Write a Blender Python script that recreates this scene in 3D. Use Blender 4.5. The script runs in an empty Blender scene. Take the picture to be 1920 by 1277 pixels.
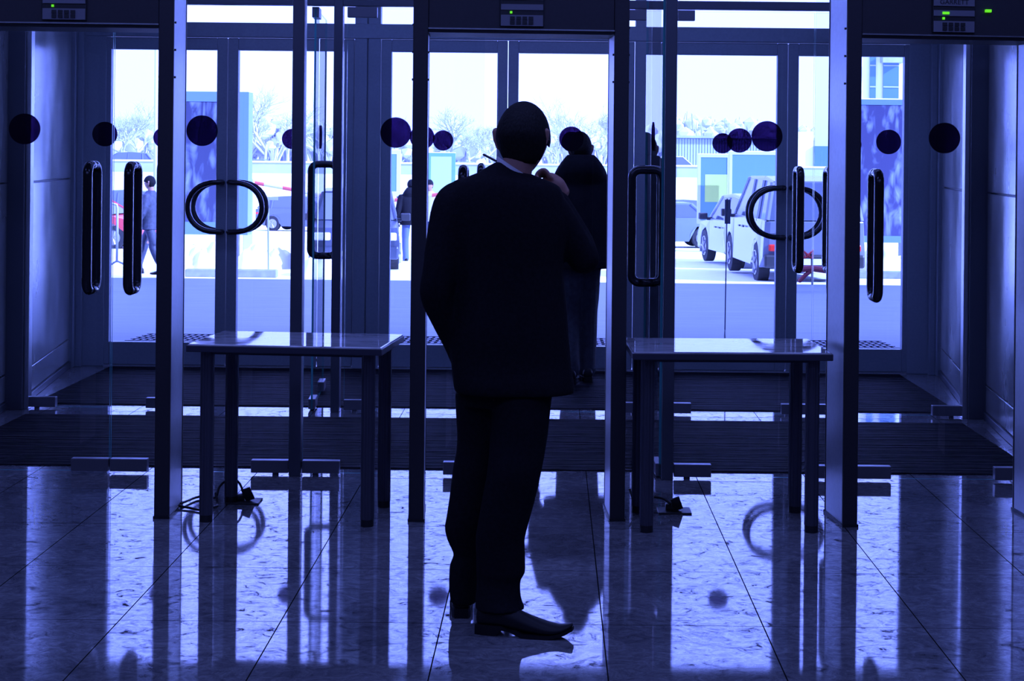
import bpy, bmesh, math, random
from mathutils import Vector, Matrix
random.seed(7)
PI = math.pi
scene = bpy.context.scene
C = scene.collection

# ------------------------------------------------------------------ camera
F = 3000.0            # focal length in pixels of the 1920x1277 frame
PX0, PY0 = 1035.0, 293.0   # where the optical axis meets the frame
EYE = 1.6
ROLL = 0.010
cam_d = bpy.data.cameras.new('camera')
cam_d.sensor_width = 36.0
cam_d.lens = F / 1920 * 36.0
cam_d.shift_x = (960 - PX0) / 1920
cam_d.shift_y = (PY0 - 638.5) / 1920
cam_d.clip_end = 1000
cam = bpy.data.objects.new('camera', cam_d)
C.objects.link(cam)
cam.matrix_world = Matrix.Translation((0, 0, EYE)) @ Matrix.Rotation(math.radians(90), 4, 'X') @ Matrix.Rotation(ROLL, 4, 'Z')
scene.camera = cam

# ------------------------------------------------------------------ light and exposure
scene.view_settings.view_transform = 'Standard'
scene.view_settings.look = 'None'
scene.view_settings.exposure = 0.0
scene.view_settings.gamma = 1.0
scene.cycles.use_denoising = True
scene.cycles.transparent_max_bounces = 40
scene.cycles.max_bounces = 10
scene.cycles.glossy_bounces = 6
scene.cycles.caustics_reflective = False
scene.cycles.caustics_refractive = False
w = bpy.data.worlds.new('overcast_winter_sky')
scene.world = w
w.use_nodes = True
bg = w.node_tree.nodes['Background']
bg.inputs['Color'].default_value = (0.190, 0.240, 1.0, 1)
bg.inputs['Strength'].default_value = 7.0
sun_d = bpy.data.lights.new('sun', 'SUN')
sun_d.energy = 24.0
sun_d.color = (0.30, 0.38, 1.0)
sun_d.angle = math.radians(0.6)
sun = bpy.data.objects.new('sun', sun_d)
C.objects.link(sun)
# low winter sun from the right, a little behind the building
_az, _el = math.radians(65), math.radians(29)
sun.rotation_euler = Vector((-math.sin(_az) * math.cos(_el), math.cos(_az) * math.cos(_el), -math.sin(_el))).to_track_quat('-Z', 'Y').to_euler()

# added unseen fill lights overhead: three across the hall, one in each lobby bay
def fill_lamp(name, x, y, z, sx, sy, power):
    d = bpy.data.lights.new(name, 'AREA'); d.shape = 'RECTANGLE'; d.size = sx; d.size_y = sy; d.energy = power; d.color = (0.20, 0.27, 1.0)
    o = bpy.data.objects.new(name, d); C.objects.link(o); o.location = (x, y, z); return o
for y in (-1.5, 2.0, 5.5): fill_lamp('hall_fill_light', -.3, y, 3.93, 9.0, .9, 95)
fill_lamp('lobby_fill_light', -.34, 8.95, 3.2, 5.0, .5, 22)
fill_lamp('lobby_fill_light', -.34, 10.7, 3.2, 5.0, .5, 34)

# ------------------------------------------------------------------ helpers
def P(px, py, Y):
    """point at distance Y that the photograph shows at (px, py)"""
    dx, dy = px - PX0, py - PY0
    c, s = math.cos(ROLL), math.sin(ROLL)
    u = dx * c + dy * s
    v = -dx * s + dy * c
    return Vector((u * Y / F, Y, EYE - v * Y / F))

def XR(px, Y, py=500):
    return P(px, py, Y).x

def mat(name, col, rough=0.5, metal=0.0, spec=0.5, emit=None, estr=0):
    m = bpy.data.materials.new(name); m.use_nodes = True
    b = m.node_tree.nodes['Principled BSDF']
    b.inputs['Base Color'].default_value = (*col, 1)
    b.inputs['Roughness'].default_value = rough
    b.inputs['Metallic'].default_value = metal
    b.inputs['Specular IOR Level'].default_value = spec
    if emit:
        b.inputs['Emission Color'].default_value = (*emit, 1)
        b.inputs['Emission Strength'].default_value = estr
    return m

def noisy(m, scale=20, amount=0.25, stretch=(1, 1, 1), bump=0.0, detail=6, rough_amt=0.0):
    """colour variation and bump from noise in object space"""
    nt = m.node_tree; b = nt.nodes['Principled BSDF']
    tc = nt.nodes.new('ShaderNodeTexCoord'); mp = nt.nodes.new('ShaderNodeMapping')
    mp.inputs['Scale'].default_value = stretch
    n = nt.nodes.new('ShaderNodeTexNoise'); n.inputs['Scale'].default_value = scale; n.inputs['Detail'].default_value = detail
    nt.links.new(tc.outputs['Object'], mp.inputs['Vector']); nt.links.new(mp.outputs['Vector'], n.inputs['Vector'])
    col = b.inputs['Base Color'].default_value[:]
    r = nt.nodes.new('ShaderNodeValToRGB')
    r.color_ramp.elements[0].position = 0.3; r.color_ramp.elements[1].position = 0.7
    r.color_ramp.elements[0].color = (*[max(0, c * (1 - amount)) for c in col[:3]], 1)
    r.color_ramp.elements[1].color = (*[min(1, c * (1 + amount)) for c in col[:3]], 1)
    nt.links.new(n.outputs['Fac'], r.inputs['Fac']); nt.links.new(r.outputs['Color'], b.inputs['Base Color'])
    if bump:
        bp = nt.nodes.new('ShaderNodeBump'); bp.inputs['Strength'].default_value = bump; bp.inputs['Distance'].default_value = 0.01
        nt.links.new(n.outputs['Fac'], bp.inputs['Height']); nt.links.new(bp.outputs['Normal'], b.inputs['Normal'])
    if rough_amt:
        mr = nt.nodes.new('ShaderNodeMapRange'); r0 = b.inputs['Roughness'].default_value
        mr.inputs['From Min'].default_value = .3; mr.inputs['From Max'].default_value = .7
        mr.inputs['To Min'].default_value = max(0, r0 - rough_amt); mr.inputs['To Max'].default_value = r0 + rough_amt
        nt.links.new(n.outputs['Fac'], mr.inputs['Value']); nt.links.new(mr.outputs['Result'], b.inputs['Roughness'])
    return m

def glass_mat(name, tint=(0.96, 0.98, 0.99), ior=1.45):
    m = bpy.data.materials.new(name); m.use_nodes = True
    nt = m.node_tree; nt.nodes.clear()
    out = nt.nodes.new('ShaderNodeOutputMaterial'); mix = nt.nodes.new('ShaderNodeMixShader')
    tr = nt.nodes.new('ShaderNodeBsdfTransparent'); gl = nt.nodes.new('ShaderNodeBsdfGlossy'); fr = nt.nodes.new('ShaderNodeFresnel')
    tr.inputs['Color'].default_value = (*tint, 1); gl.inputs['Roughness'].default_value = 0.0
    geo = nt.nodes.new('ShaderNodeNewGeometry')
    # the same reflection from either side of the sheet
    fr.inputs['IOR'].default_value = ior
    inv = nt.nodes.new('ShaderNodeMath'); inv.operation = 'SUBTRACT'; inv.inputs[0].default_value = 1.0
    nt.links.new(geo.outputs['Backfacing'], inv.inputs[1])
    mu = nt.nodes.new('ShaderNodeMath'); mu.operation = 'MULTIPLY'
    nt.links.new(fr.outputs['Fac'], mu.inputs[0]); nt.links.new(inv.outputs['Value'], mu.inputs[1])
    nt.links.new(mu.outputs['Value'], mix.inputs['Fac'])
    nt.links.new(tr.outputs[0], mix.inputs[1]); nt.links.new(gl.outputs[0], mix.inputs[2]); nt.links.new(mix.outputs[0], out.inputs['Surface'])
    return m

def obj(name, bm, m, parent=None, smooth=False, bevel=0.0):
    me = bpy.data.meshes.new(name)
    bmesh.ops.recalc_face_normals(bm, faces=bm.faces)
    bm.to_mesh(me); bm.free()
    ms = m if isinstance(m, (list, tuple)) else [m]
    for x in ms: me.materials.append(x)
    if smooth:
        for p in me.polygons: p.use_smooth = True
    o = bpy.data.objects.new(name, me); C.objects.link(o)
    if parent: o.parent = parent
    if bevel:
        b = o.modifiers.new('bevel', 'BEVEL'); b.width = bevel; b.segments = 2; b.limit_method = 'ANGLE'; b.angle_limit = math.radians(40)
    return o

def tag(o, label, cat, group=None, kind=None):
    if label: o['label'] = label
    if cat: o['category'] = cat
    if group: o['group'] = group
    if kind: o['kind'] = kind
    return o

def thing(name, label, cat, loc=(0, 0, 0), rz=0.0, group=None, kind=None):
    o = bpy.data.objects.new(name, None); C.objects.link(o)
    o.empty_display_size = 0.1
    o.location = loc; o.rotation_euler = (0, 0, rz)
    return tag(o, label, cat, group, kind)

def struct(o):
    o['kind'] = 'structure'; return o

def copy_thing(root, loc, rz, label, scale=None):
    r = root.copy(); C.objects.link(r); r.location = loc; r.rotation_euler = (0, 0, rz)
    if scale: r.scale = scale
    r['label'] = label
    for ch in list(root.children):
        c = ch.copy(); C.objects.link(c); c.parent = r
        for g in list(ch.children):
            d = g.copy(); C.objects.link(d); d.parent = c
    return r

def box(bm, x0, x1, y0, y1, z0, z1, mi=0):
    v = [bm.verts.new((x, y, z)) for z in (z0, z1) for x, y in ((x0, y0), (x1, y0), (x1, y1), (x0, y1))]
    fs = []
    for q in ((0, 3, 2, 1), (4, 5, 6, 7), (0, 1, 5, 4), (1, 2, 6, 5), (2, 3, 7, 6), (3, 0, 4, 7)):
        f = bm.faces.new([v[i] for i in q]); f.material_index = mi; fs.append(f)
    return fs

def bx(x0, x1, y0, y1, z0, z1):
    bm = bmesh.new(); box(bm, x0, x1, y0, y1, z0, z1); return bm

def cyl(bm, a, b, r, n=16, r2=None, caps=True):
    a, b = Vector(a), Vector(b); d = (b - a).normalized()
    u = d.orthogonal().normalized(); w_ = d.cross(u)
    r2 = r if r2 is None else r2
    A = [bm.verts.new(a + (u * math.cos(t) + w_ * math.sin(t)) * r) for t in [2 * PI * i / n for i in range(n)]]
    B = [bm.verts.new(b + (u * math.cos(t) + w_ * math.sin(t)) * r2) for t in [2 * PI * i / n for i in range(n)]]
    for i in range(n):
        bm.faces.new((A[i], A[(i + 1) % n], B[(i + 1) % n], B[i]))
    if caps:
        bm.faces.new(A[::-1]); bm.faces.new(B)

def tube(bm, pts, r, n=10, radii=None, flat=1.0):
    """swept round tube with rounded caps along pts"""
    pts = [Vector(p) for p in pts]
    rs = radii or [r] * len(pts)
    # rounded ends
    d0 = (pts[0] - pts[1]).normalized(); d1 = (pts[-1] - pts[-2]).normalized()
    P_, R_ = [], []
    for t in (1.0, .8, .45):
        P_.append(pts[0] + d0 * rs[0] * t); R_.append(rs[0] * math.sqrt(max(0.0, 1 - t * t)) + rs[0] * .03)
    P_ += pts; R_ += rs
    for t in (.45, .8, 1.0):
        P_.append(pts[-1] + d1 * rs[-1] * t); R_.append(rs[-1] * math.sqrt(max(0.0, 1 - t * t)) + rs[-1] * .03)
    u = (P_[1] - P_[0]).normalized().orthogonal().normalized()
    rings = []
    for i, p in enumerate(P_):
        d = (P_[min(i + 1, len(P_) - 1)] - P_[max(i - 1, 0)]).normalized()
        u = (u - d * u.dot(d)).normalized(); v = d.cross(u)
        rings.append([bm.verts.new(p + (u * math.cos(t) + v * math.sin(t) * flat) * R_[i]) for t in [2 * PI * k / n for k in range(n)]])
    for A, B in zip(rings, rings[1:]):
        for i in range(n): bm.faces.new((A[i], A[(i + 1) % n], B[(i + 1) % n], B[i]))
    bm.faces.new(rings[0][::-1]); bm.faces.new(rings[-1])

def catmull(pts, k=6):
    pts = [Vector(p) for p in pts]; out = []
    Q = [pts[0] * 2 - pts[1]] + pts + [pts[-1] * 2 - pts[-2]]
    for i in range(1, len(Q) - 2):
        a, b, c, d = Q[i - 1:i + 3]
        for j in range(k):
            t = j / k
            out.append(.5 * ((2 * b) + (c - a) * t + (2 * a - 5 * b + 4 * c - d) * t * t + (3 * b - a - 3 * c + d) * t ** 3))
    out.append(pts[-1]); return out

def loft(bm, rings, n=28, power=2.0, cap=True):
    """rings = (cx, cy, cz, rx, ry [, yaw]); horizontal super-ellipses, bottom or top first"""
    R = []
    for r in rings:
        cx, cy, cz, rx, ry = r[:5]; yaw = r[5] if len(r) > 5 else 0
        ring = []
        for k in range(n):
            t = 2 * PI * k / n
            x = math.copysign(abs(math.cos(t)) ** (2 / power), math.cos(t)) * rx
            y = math.copysign(abs(math.sin(t)) ** (2 / power), math.sin(t)) * ry
            ring.append(bm.verts.new((cx + x * math.cos(yaw) - y * math.sin(yaw), cy + x * math.sin(yaw) + y * math.cos(yaw), cz)))
        R.append(ring)
    for A, B in zip(R, R[1:]):
        for i in range(n): bm.faces.new((A[i], A[(i + 1) % n], B[(i + 1) % n], B[i]))
    if cap: bm.faces.new(R[0][::-1]); bm.faces.new(R[-1])

def resample(rows, k=4):
    """smooth interpolation of numeric rows"""
    out = []
    Q = [rows[0]] + list(rows) + [rows[-1]]
    for i in range(1, len(Q) - 2):
        a, b, c, d = Q[i - 1:i + 3]
        for j in range(k):
            t = j / k
            out.append(tuple(.5 * ((2 * bb) + (cc - aa) * t + (2 * aa - 5 * bb + 4 * cc - dd) * t * t + (3 * bb - aa - 3 * cc + dd) * t ** 3) for aa, bb, cc, dd in zip(a, b, c, d)))
    out.append(tuple(rows[-1])); return out

def remeshed(bm, voxel, smooth_it=4):
    """one continuous skin around everything in bm"""
    bmesh.ops.recalc_face_normals(bm, faces=bm.faces)
    me = bpy.data.meshes.new('tmp'); bm.to_mesh(me); bm.free()
    o = bpy.data.objects.new('tmp', me); C.objects.link(o)
    r = o.modifiers.new('r', 'REMESH'); r.mode = 'VOXEL'; r.voxel_size = voxel
    if smooth_it:
        s = o.modifiers.new('s', 'SMOOTH'); s.factor = .5; s.iterations = smooth_it
    dg = bpy.context.evaluated_depsgraph_get()
    ev = o.evaluated_get(dg); nm = bpy.data.meshes.new_from_object(ev)
    bpy.data.objects.remove(o); bpy.data.meshes.remove(me)
    b2 = bmesh.new(); b2.from_mesh(nm); bpy.data.meshes.remove(nm)
    return b2

# ------------------------------------------------------------------ materials
M = {}
M['alu'] = noisy(mat('grey_painted_aluminium', (.30, .34, .40), .42, .25), 60, .06)
M['alu_dark'] = mat('dark_anodised_aluminium', (.12, .13, .16), .38, .5)
M['steel'] = noisy(mat('brushed_steel', (.55, .57, .60), .30, 1.0), 40, .08, (1, 1, .05))
M['handle'] = mat('dark_polished_handle', (.05, .05, .06), .14, .6)
M['patch'] = mat('satin_patch_fitting', (.20, .20, .23), .40, .6)
M['glass'] = glass_mat('clear_glass')
M['edge'] = mat('green_glass_edge', (.10, .50, .52), .15, 0, .8)
def film_mat():
    m = bpy.data.materials.new('dark_blue_film'); m.use_nodes = True; nt = m.node_tree; nt.nodes.clear()
    out = nt.nodes.new('ShaderNodeOutputMaterial'); ad = nt.nodes.new('ShaderNodeAddShader'); tr = nt.nodes.new('ShaderNodeBsdfTransparent'); di = nt.nodes.new('ShaderNodeBsdfDiffuse')
    tr.inputs['Color'].default_value = (.11, .065, .16, 1); di.inputs['Color'].default_value = (.012, .008, .016, 1)
    nt.links.new(tr.outputs[0], ad.inputs[0]); nt.links.new(di.outputs[0], ad.inputs[1]); nt.links.new(ad.outputs[0], out.inputs['Surface']); return m
M['dot'] = film_mat()
M['panel'] = noisy(mat('satin_metal_wall_panel', (.46, .48, .50), .22, .55), 3, .10, (1, 1, .4), rough_amt=.06)
M['gate'] = noisy(mat('grey_gate_laminate', (.022, .020, .026), .5), 80, .1)
M['gate_side'] = noisy(mat('pale_gate_side_panel', (.62, .64, .68), .33, .55), 50, .05)
M['gate_pad'] = mat('grey_control_plate', (.16, .16, .19), .5)
M['black'] = mat('black_plastic', (.015, .015, .018), .4)
M['led'] = mat('green_indicator', (.1, .8, .02), .4, emit=(.13, .75, .015), estr=1.0)
M['letter'] = mat('dark_lettering', (.02, .02, .03), .5)
M['table_top'] = noisy(mat('worn_glossy_laminate', (.50, .50, .54), .035, 0, 1.0), 7, .30, (1, 2.2, 1), rough_amt=.03)
M['table_edge'] = mat('dark_table_edge', (.04, .04, .06), .35)
M['leg'] = mat('ribbed_leg', (.10, .10, .13), .35, .6)
M['plaster'] = noisy(mat('grey_plaster', (.20, .20, .22), .8), 5, .1)
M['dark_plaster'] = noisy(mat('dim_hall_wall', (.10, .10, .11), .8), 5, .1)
M['ceiling'] = noisy(mat('ceiling_panels', (.30, .30, .32), .8), 5, .05)
M['suit'] = noisy(mat('black_suit_wool', (.008, .007, .010), .85, spec=.15), 90, .3, bump=.15)
M['skin'] = noisy(mat('skin', (.40, .20, .15), .55), 20, .12)
M['hair'] = noisy(mat('short_dark_hair', (.012, .010, .010), .7, spec=.2), 160, .4, (1, 1, .4), bump=.5)
M['shirt'] = noisy(mat('pale_shirt_cotton', (.62, .60, .66), .8), 120, .05)
M['shoe'] = mat('black_shoe_leather', (.008, .007, .010), .5, 0, .3)
M['coat'] = noisy(mat('dark_winter_cloth', (.009, .009, .013), .85, spec=.15), 40, .3, bump=.3)
M['jeans'] = noisy(mat('dark_denim', (.030, .032, .045), .7), 30, .4, bump=.4)
M['cable'] = mat('black_rubber_cable', (.012, .012, .014), .45)

# polished stone floor: clear mirror broken up by the stone's pits and veins
def floor_mat():
    m = mat('polished_stone_tiles', (.2, .2, .22), .05)
    nt = m.node_tree; b = nt.nodes['Principled BSDF']; N = nt.nodes.new; L = nt.links.new
    b.inputs['IOR'].default_value = 1.85
    tc = N('ShaderNodeTexCoord'); mp = N('ShaderNodeMapping'); L(tc.outputs['Object'], mp.inputs['Vector'])
    mp.inputs['Scale'].default_value = (1, 1.3, 1); mp.inputs['Rotation'].default_value = (0, 0, .35)
    n1 = N('ShaderNodeTexNoise'); n1.inputs['Scale'].default_value = 12; n1.inputs['Detail'].default_value = 10; n1.inputs['Roughness'].default_value = .84; n1.inputs['Distortion'].default_value = 1.6
    n2 = N('ShaderNodeTexNoise'); n2.inputs['Scale'].default_value = 1.6; n2.inputs['Detail'].default_value = 4
    L(mp.outputs[0], n1.inputs['Vector']); L(mp.outputs[0], n2.inputs['Vector'])
    cr = N('ShaderNodeValToRGB'); cr.color_ramp.elements[0].position = .36; cr.color_ramp.elements[1].position = .64
    cr.color_ramp.elements[0].color = (.055, .055, .065, 1); cr.color_ramp.elements[1].color = (.34, .34, .36, 1)
    L(n1.outputs['Fac'], cr.inputs['Fac'])
    # large patches of wear
    cr2 = N('ShaderNodeMapRange'); cr2.inputs['From Min'].default_value = .38; cr2.inputs['From Max'].default_value = .62
    cr2.inputs['To Min'].default_value = .72; cr2.inputs['To Max'].default_value = 1.1
    L(n2.outputs['Fac'], cr2.inputs['Value'])
    mul = N('ShaderNodeMix'); mul.data_type = 'RGBA'; mul.blend_type = 'MULTIPLY'; mul.inputs['Factor'].default_value = 1
    L(cr.outputs['Color'], mul.inputs['A']); L(cr2.outputs['Result'], mul.inputs['B'])
    # joints
    sx = N('ShaderNodeSeparateXYZ'); L(tc.outputs['Object'], sx.inputs[0])
    def joint(out, off, pitch, wid):
        a = N('ShaderNodeMath'); a.operation = 'ADD'; a.inputs[1].default_value = off; L(out, a.inputs[0])
        d = N('ShaderNodeMath'); d.operation = 'DIVIDE'; d.inputs[1].default_value = pitch; L(a.outputs[0], d.inputs[0])
        f = N('ShaderNodeMath'); f.operation = 'FRACT'; L(d.outputs[0], f.inputs[0])
        c = N('ShaderNodeMath'); c.operation = 'LESS_THAN'; c.inputs[1].default_value = wid / pitch; L(f.outputs[0], c.inputs[0])
        return c.outputs[0]
    jx = joint(sx.outputs['X'], -.186 + 5.5, .55, .0045); jy = joint(sx.outputs['Y'], -6.887 + 7.1, .71, .004)
    mx = N('ShaderNodeMath'); mx.operation = 'MAXIMUM'; L(jx, mx.inputs[0]); L(jy, mx.inputs[1])
    mj = N('ShaderNodeMix'); mj.data_type = 'RGBA'; L(mx.outputs[0], mj.inputs['Factor']); L(mul.outputs['Result'], mj.inputs['A']); mj.inputs['B'].default_value = (.01, .01, .012, 1)
    L(mj.outputs['Result'], b.inputs['Base Color'])
    # polish: pits are duller
    sp = N('ShaderNodeMapRange'); sp.inputs['From Min'].default_value = .43; sp.inputs['From Max'].default_value = .59
    sp.inputs['To Min'].default_value = .0; sp.inputs['To Max'].default_value = 1.0
    L(n1.outputs['Fac'], sp.inputs['Value'])
    s2 = N('ShaderNodeMath'); s2.operation = 'SUBTRACT'; s2.use_clamp = True; L(sp.outputs['Result'], s2.inputs[0]); L(mx.outputs[0], s2.inputs[1])
    L(s2.outputs[0], b.inputs['Specular IOR Level'])
    ro = N('ShaderNodeMapRange'); ro.inputs['From Min'].default_value = .35; ro.inputs['From Max'].default_value = .6
    ro.inputs['To Min'].default_value = .07; ro.inputs['To Max'].default_value = .012
    L(n1.outputs['Fac'], ro.inputs['Value']); L(ro.outputs['Result'], b.inputs['Roughness'])
    bp = N('ShaderNodeBump'); bp.inputs['Strength'].default_value = .02; bp.inputs['Distance'].default_value = .004
    b2 = N('ShaderNodeBump'); b2.inputs['Strength'].default_value = .05; b2.inputs['Distance'].default_value = .0003
    L(n2.outputs['Fac'], bp.inputs['Height']); L(n1.outputs['Fac'], b2.inputs['Height']); L(bp.outputs['Normal'], b2.inputs['Normal']); L(b2.outputs['Normal'], b.inputs['Normal'])
    return m
M['floor'] = floor_mat()

def mat_mat():
    m = noisy(mat('dark_ribbed_mat', (.010, .010, .014), .75, 0, .04), 9, .9, (1, 3, 1), bump=.5)
    return m
M['mat'] = mat_mat()

# ------------------------------------------------------------------ building shell
XC = XR(949, 12.0)        # the middle of the entrance
YN, YM, YF = 7.97, 9.95, 12.0
ZH = 2.52                 # underside of the door headers
ZC = 3.25                 # vestibule ceiling
struct(obj('floor', bx(-6.5, 6.5, -5.0, 12.15, -.30, 0.0), M['floor']))
struct(obj('ceiling', bx(-6.5, 6.5, -5.0, YN, 4.0, 4.3), M['ceiling']))
struct(obj('ceiling', bx(-4, 4, YN, 12.3, ZC, 3.6), M['ceiling']))
struct(obj('wall_back', bx(-6.5, 6.5, -5.2, -5.0, 0, 4.0), M['dark_plaster']))
struct(obj('wall_left', bx(-6.7, -6.5, -5.2, YN, -.3, 4.3), M['dark_plaster']))
struct(obj('wall_right', bx(6.5, 6.7, -5.2, YN, -.3, 4.3), M['dark_plaster']))
bm = bmesh.new()
box(bm, -6.5, XC - 2.83, YN - .06, YN + .06, 0, 4.0); box(bm, XC + 2.83, 6.5, YN - .06, YN + .06, 0, 4.0); box(bm, XC - 2.83, XC + 2.83, YN - .06, YN + .06, ZC, 4.0)
struct(obj('wall_front', bm, M['dark_plaster']))

def side_wall(name, s, y0, h0, y1, h1):
    """panelled vestibule wall splaying outwards; s=-1 left, +1 right"""
    root = thing(name, None, None, (0, 0, 0)); struct(root)
    def strip(nm, z0, z1, off, m, th=.05, bev=.004):
        bm = bmesh.new()
        a = Vector((XC + s * (h0 + off), y0, 0)); b = Vector((XC + s * (h1 + off), y1, 0)); o = Vector((s * th, 0, 0))
        vs = [bm.verts.new(q + Vector((0, 0, z))) for z in (z0, z1) for q in (a, b, b + o, a + o)]
        for q in ((0, 1, 2, 3), (4, 5, 6, 7), (0, 1, 5, 4), (1, 2, 6, 5), (2, 3, 7, 6), (3, 0, 4, 7)): bm.faces.new([vs[i] for i in q])
        return obj(nm, bm, m, root, bevel=bev)
    strip('wall_panel', .218, 1.395, 0, M['panel']); strip('wall_panel', 1.405, ZC, 0, M['panel'])
    strip('wall_panel', .05, .208, 0, M['panel']); strip('backing', 0, ZC, .02, M['alu_dark'], .10, 0)
    strip('skirting', 0, .045, -.012, M['alu_dark'], .06)
for s, n in ((-1, 'wall_left'), (1, 'wall_right')):
    side_wall(n, s, YN + .06, 2.85, YM - .06, 3.03)
    side_wall(n, s, YM + .05, 2.97, YF - .12, 3.23)
    # upright casing where the middle glass row meets the side wall
    a, b = sorted((XC + s * 2.925, XC + s * 3.04))
    struct(obj('trim_1' if s < 0 else 'trim_2', bx(a, b, YM - .06, YM + .05, 0, ZC), M['alu_dark'], bevel=.004))
    a, b = sorted((XC + s * 2.895, XC + s * 2.926))
    struct(obj('trim_3' if s < 0 else 'trim_4', bx(a, b, YM - .035, YM + .03, 0, ZC), M['steel'], bevel=.003))
    # stepped casing beside the outer doors
    bm = bmesh.new()
    for h0, h1, y in ((3.155, 3.20, YF - .10), (3.20, 3.245, YF - .15)):
        a, b = sorted((XC + s * h0, XC + s * h1)); box(bm, a, b, y, YF + .05, 0, ZC)
    struct(obj('trim_5' if s < 0 else 'trim_6', bm, M['alu'], bevel=.004))

# outer building around the doors, roof line casting the shadow on the square
bm = bmesh.new()
box(bm, -20, XC - 3.2, 12.05, 12.45, -.6, 19.7); box(bm, XC + 3.2, 62, 12.05, 12.45, -.6, 19.7); box(bm, XC - 3.2, XC + 3.2, 12.05, 12.45, 3.3, 19.7)
struct(obj('wall_outside', bm, M['plaster']))
struct(obj('roof', bx(-20, 62, -6, 12.45, 19.7, 19.9), M['plaster']))
bm = bmesh.new(); box(bm, -20, 62, -6.2, -6, 0, 19.9); box(bm, -20.2, -20, -6, 12.45, -.6, 19.9); box(bm, 62, 62.2, -6, 12.45, -.6, 19.9)
struct(obj('wall_shell', bm, M['plaster']))
cano = struct(obj('canopy', bx(-7, 7, 12.45, 15.9, 3.45, 3.62), M['ceiling'], bevel=.02))

# entrance mats
def mat_obj(y0, y1, h, label):
    bm = bmesh.new(); n = int((y1 - y0) / .035)
    for i in range(n):
        y = y0 + (y1 - y0) * i / n
        box(bm, XC - h, XC + h, y + .003, y + (y1 - y0) / n - .003, 0.0, .006 + .002 * random.random())
    box(bm, XC - h, XC + h, y0, y1, 0, .003)
    o = obj('entrance_mat', bm, M['mat']); return tag(o, label, 'mat')
mat_obj(8.14, 9.70, 2.84, 'dark ribbed entrance mat between the first and second rows of glass doors')
mat_obj(10.12, 11.88, 2.93, 'dark ribbed entrance mat just inside the framed outer doors')

# ------------------------------------------------------------------ glass doors
def pane(w_, z0, z1, th=.012):
    """upright sheet in the XZ plane; faces clear, cut edges green"""
    bm = bmesh.new(); fs = box(bm, 0, w_, -th / 2, th / 2, z0, z1)
    for f in fs:
        f.normal_update()
        if abs(f.normal.y) < .5: f.material_index = 1
    return bm
def disc(parent, x, z, th=.006, y=0):
    bm = bmesh.new(); cyl(bm, (x, y - .0085, z), (x, y + .0085, z), .0763, 48)
    o = obj('marker_dot', bm, M['dot'], parent); o['label'] = 'round dark sticker at eye height'; return o
def d_handle(parent, x, z0, z1, r, off, name='handle'):
    for s in (-1, 1):
        bm = bmesh.new(); k = off
        pts = [(x, s * .006, z0 + r), (x, s * (off - k * .45), z0 + r)]
        for t in range(0, 7):
            a = t / 6 * PI / 2; pts.append((x, s * (off - .045 + .045 * math.sin(a)), z0 + r + .045 - .045 * math.cos(a)))
        pts += [(x, s * off, z) for z in (z0 + .12, (z0 + z1) / 2, z1 - .12)]
        for t in range(6, -1, -1):
            a = t / 6 * PI / 2; pts.append((x, s * (off - .045 + .045 * math.sin(a)), z1 - r - .045 + .045 * math.cos(a)))
        pts += [(x, s * .006, z1 - r)]
        tube(bm, pts, r, 14); obj(name, bm, M['handle'], parent, smooth=True)

door_no = [0]
def leaf(Y, x_hinge, width, side, angle=0.0, handle_side=True):
    """frameless glass leaf; side=+1: leaf extends to +X from its pivot"""
    door_no[0] += 1
    root = thing('door_%d' % door_no[0], None, None, (x_hinge, Y, 0), angle); struct(root)
    def sx(a, b): return (a, b) if side > 0 else (-b, -a)
    bm = pane(width, .012, ZH - .012)
    if side < 0: bmesh.ops.translate(bm, verts=bm.verts, vec=(-width, 0, 0))
    obj('glass_pane', bm, [M['glass'], M['edge']], root)
    for a, b in (sx(.0, .185), sx(width - .185, width)):
        for z0, z1, nm in ((.012, .075, 'patch_fitting'), (ZH - .07, ZH - .005, 'patch_fitting')):
            if z0 > 1 and a > 0 and side > 0: continue
            if z0 > 1 and b < -.1 and side < 0: continue
            obj(nm, bx(a, b, -.022, .022, z0, z1), M['patch'], root, bevel=.003)
    a, b = sx(.03, .10); bm = bmesh.new(); cyl(bm, ((a + b) / 2, 0, 0), ((a + b) / 2, 0, .02), .016, 12); obj('pivot', bm, M['alu_dark'], root)
    hx = (width - (.098 if Y < 9 else .090)) * (1 if side > 0 else -1)
    d_handle(root, hx, .89, 1.555, .024, .085)
    disc(root, (width / 2 + .005) * (1 if side > 0 else -1), 1.71)
    return root

def glass_row(Y, cx, pitch, lw, post_w, opened, end):
    for k in (-1, 0, 1):
        c = cx + k * pitch
        for s in (-1, 1):
            ang = opened.get((k, s), 0.0)
            if ang: leaf(Y, c + s * (lw + .004) - (.095 if Y > 9 else 0), lw, -s, ang)
            else: leaf(Y, c + s * (lw + .004), lw, -s)
    zc = ZC
    for k in (-.5, .5):
        x = cx + k * pitch
        struct(obj('trim_%d' % (7 + int(Y) * 2 + int(k + .5)), bx(x - post_w / 2, x + post_w / 2, Y - .04, Y + .04, 0, zc), M['alu_dark'], bevel=.004))
    hd = struct(obj('trim_%d' % (30 + int(Y)), bx(cx - end, cx + end, Y - .03, Y + .03, ZH, ZH + .052), M['alu_dark'], bevel=.003))
    bm = bmesh.new()
    for f in box(bm, cx - end, cx + end, Y - .006, Y + .006, ZH + .052, zc): pass
    struct(obj('window_%d' % int(Y), bm, M['glass']))
XN, XM = XR(906, YN), XR(929, YM)
glass_row(YN, XN, 1.849, .886, .058, {(0, 1): math.radians(-88)}, 2.82)
glass_row(YM, XM, 1.973, .93, .055, {(-1, 1): math.radians(-86)}, 2.92)

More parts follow.
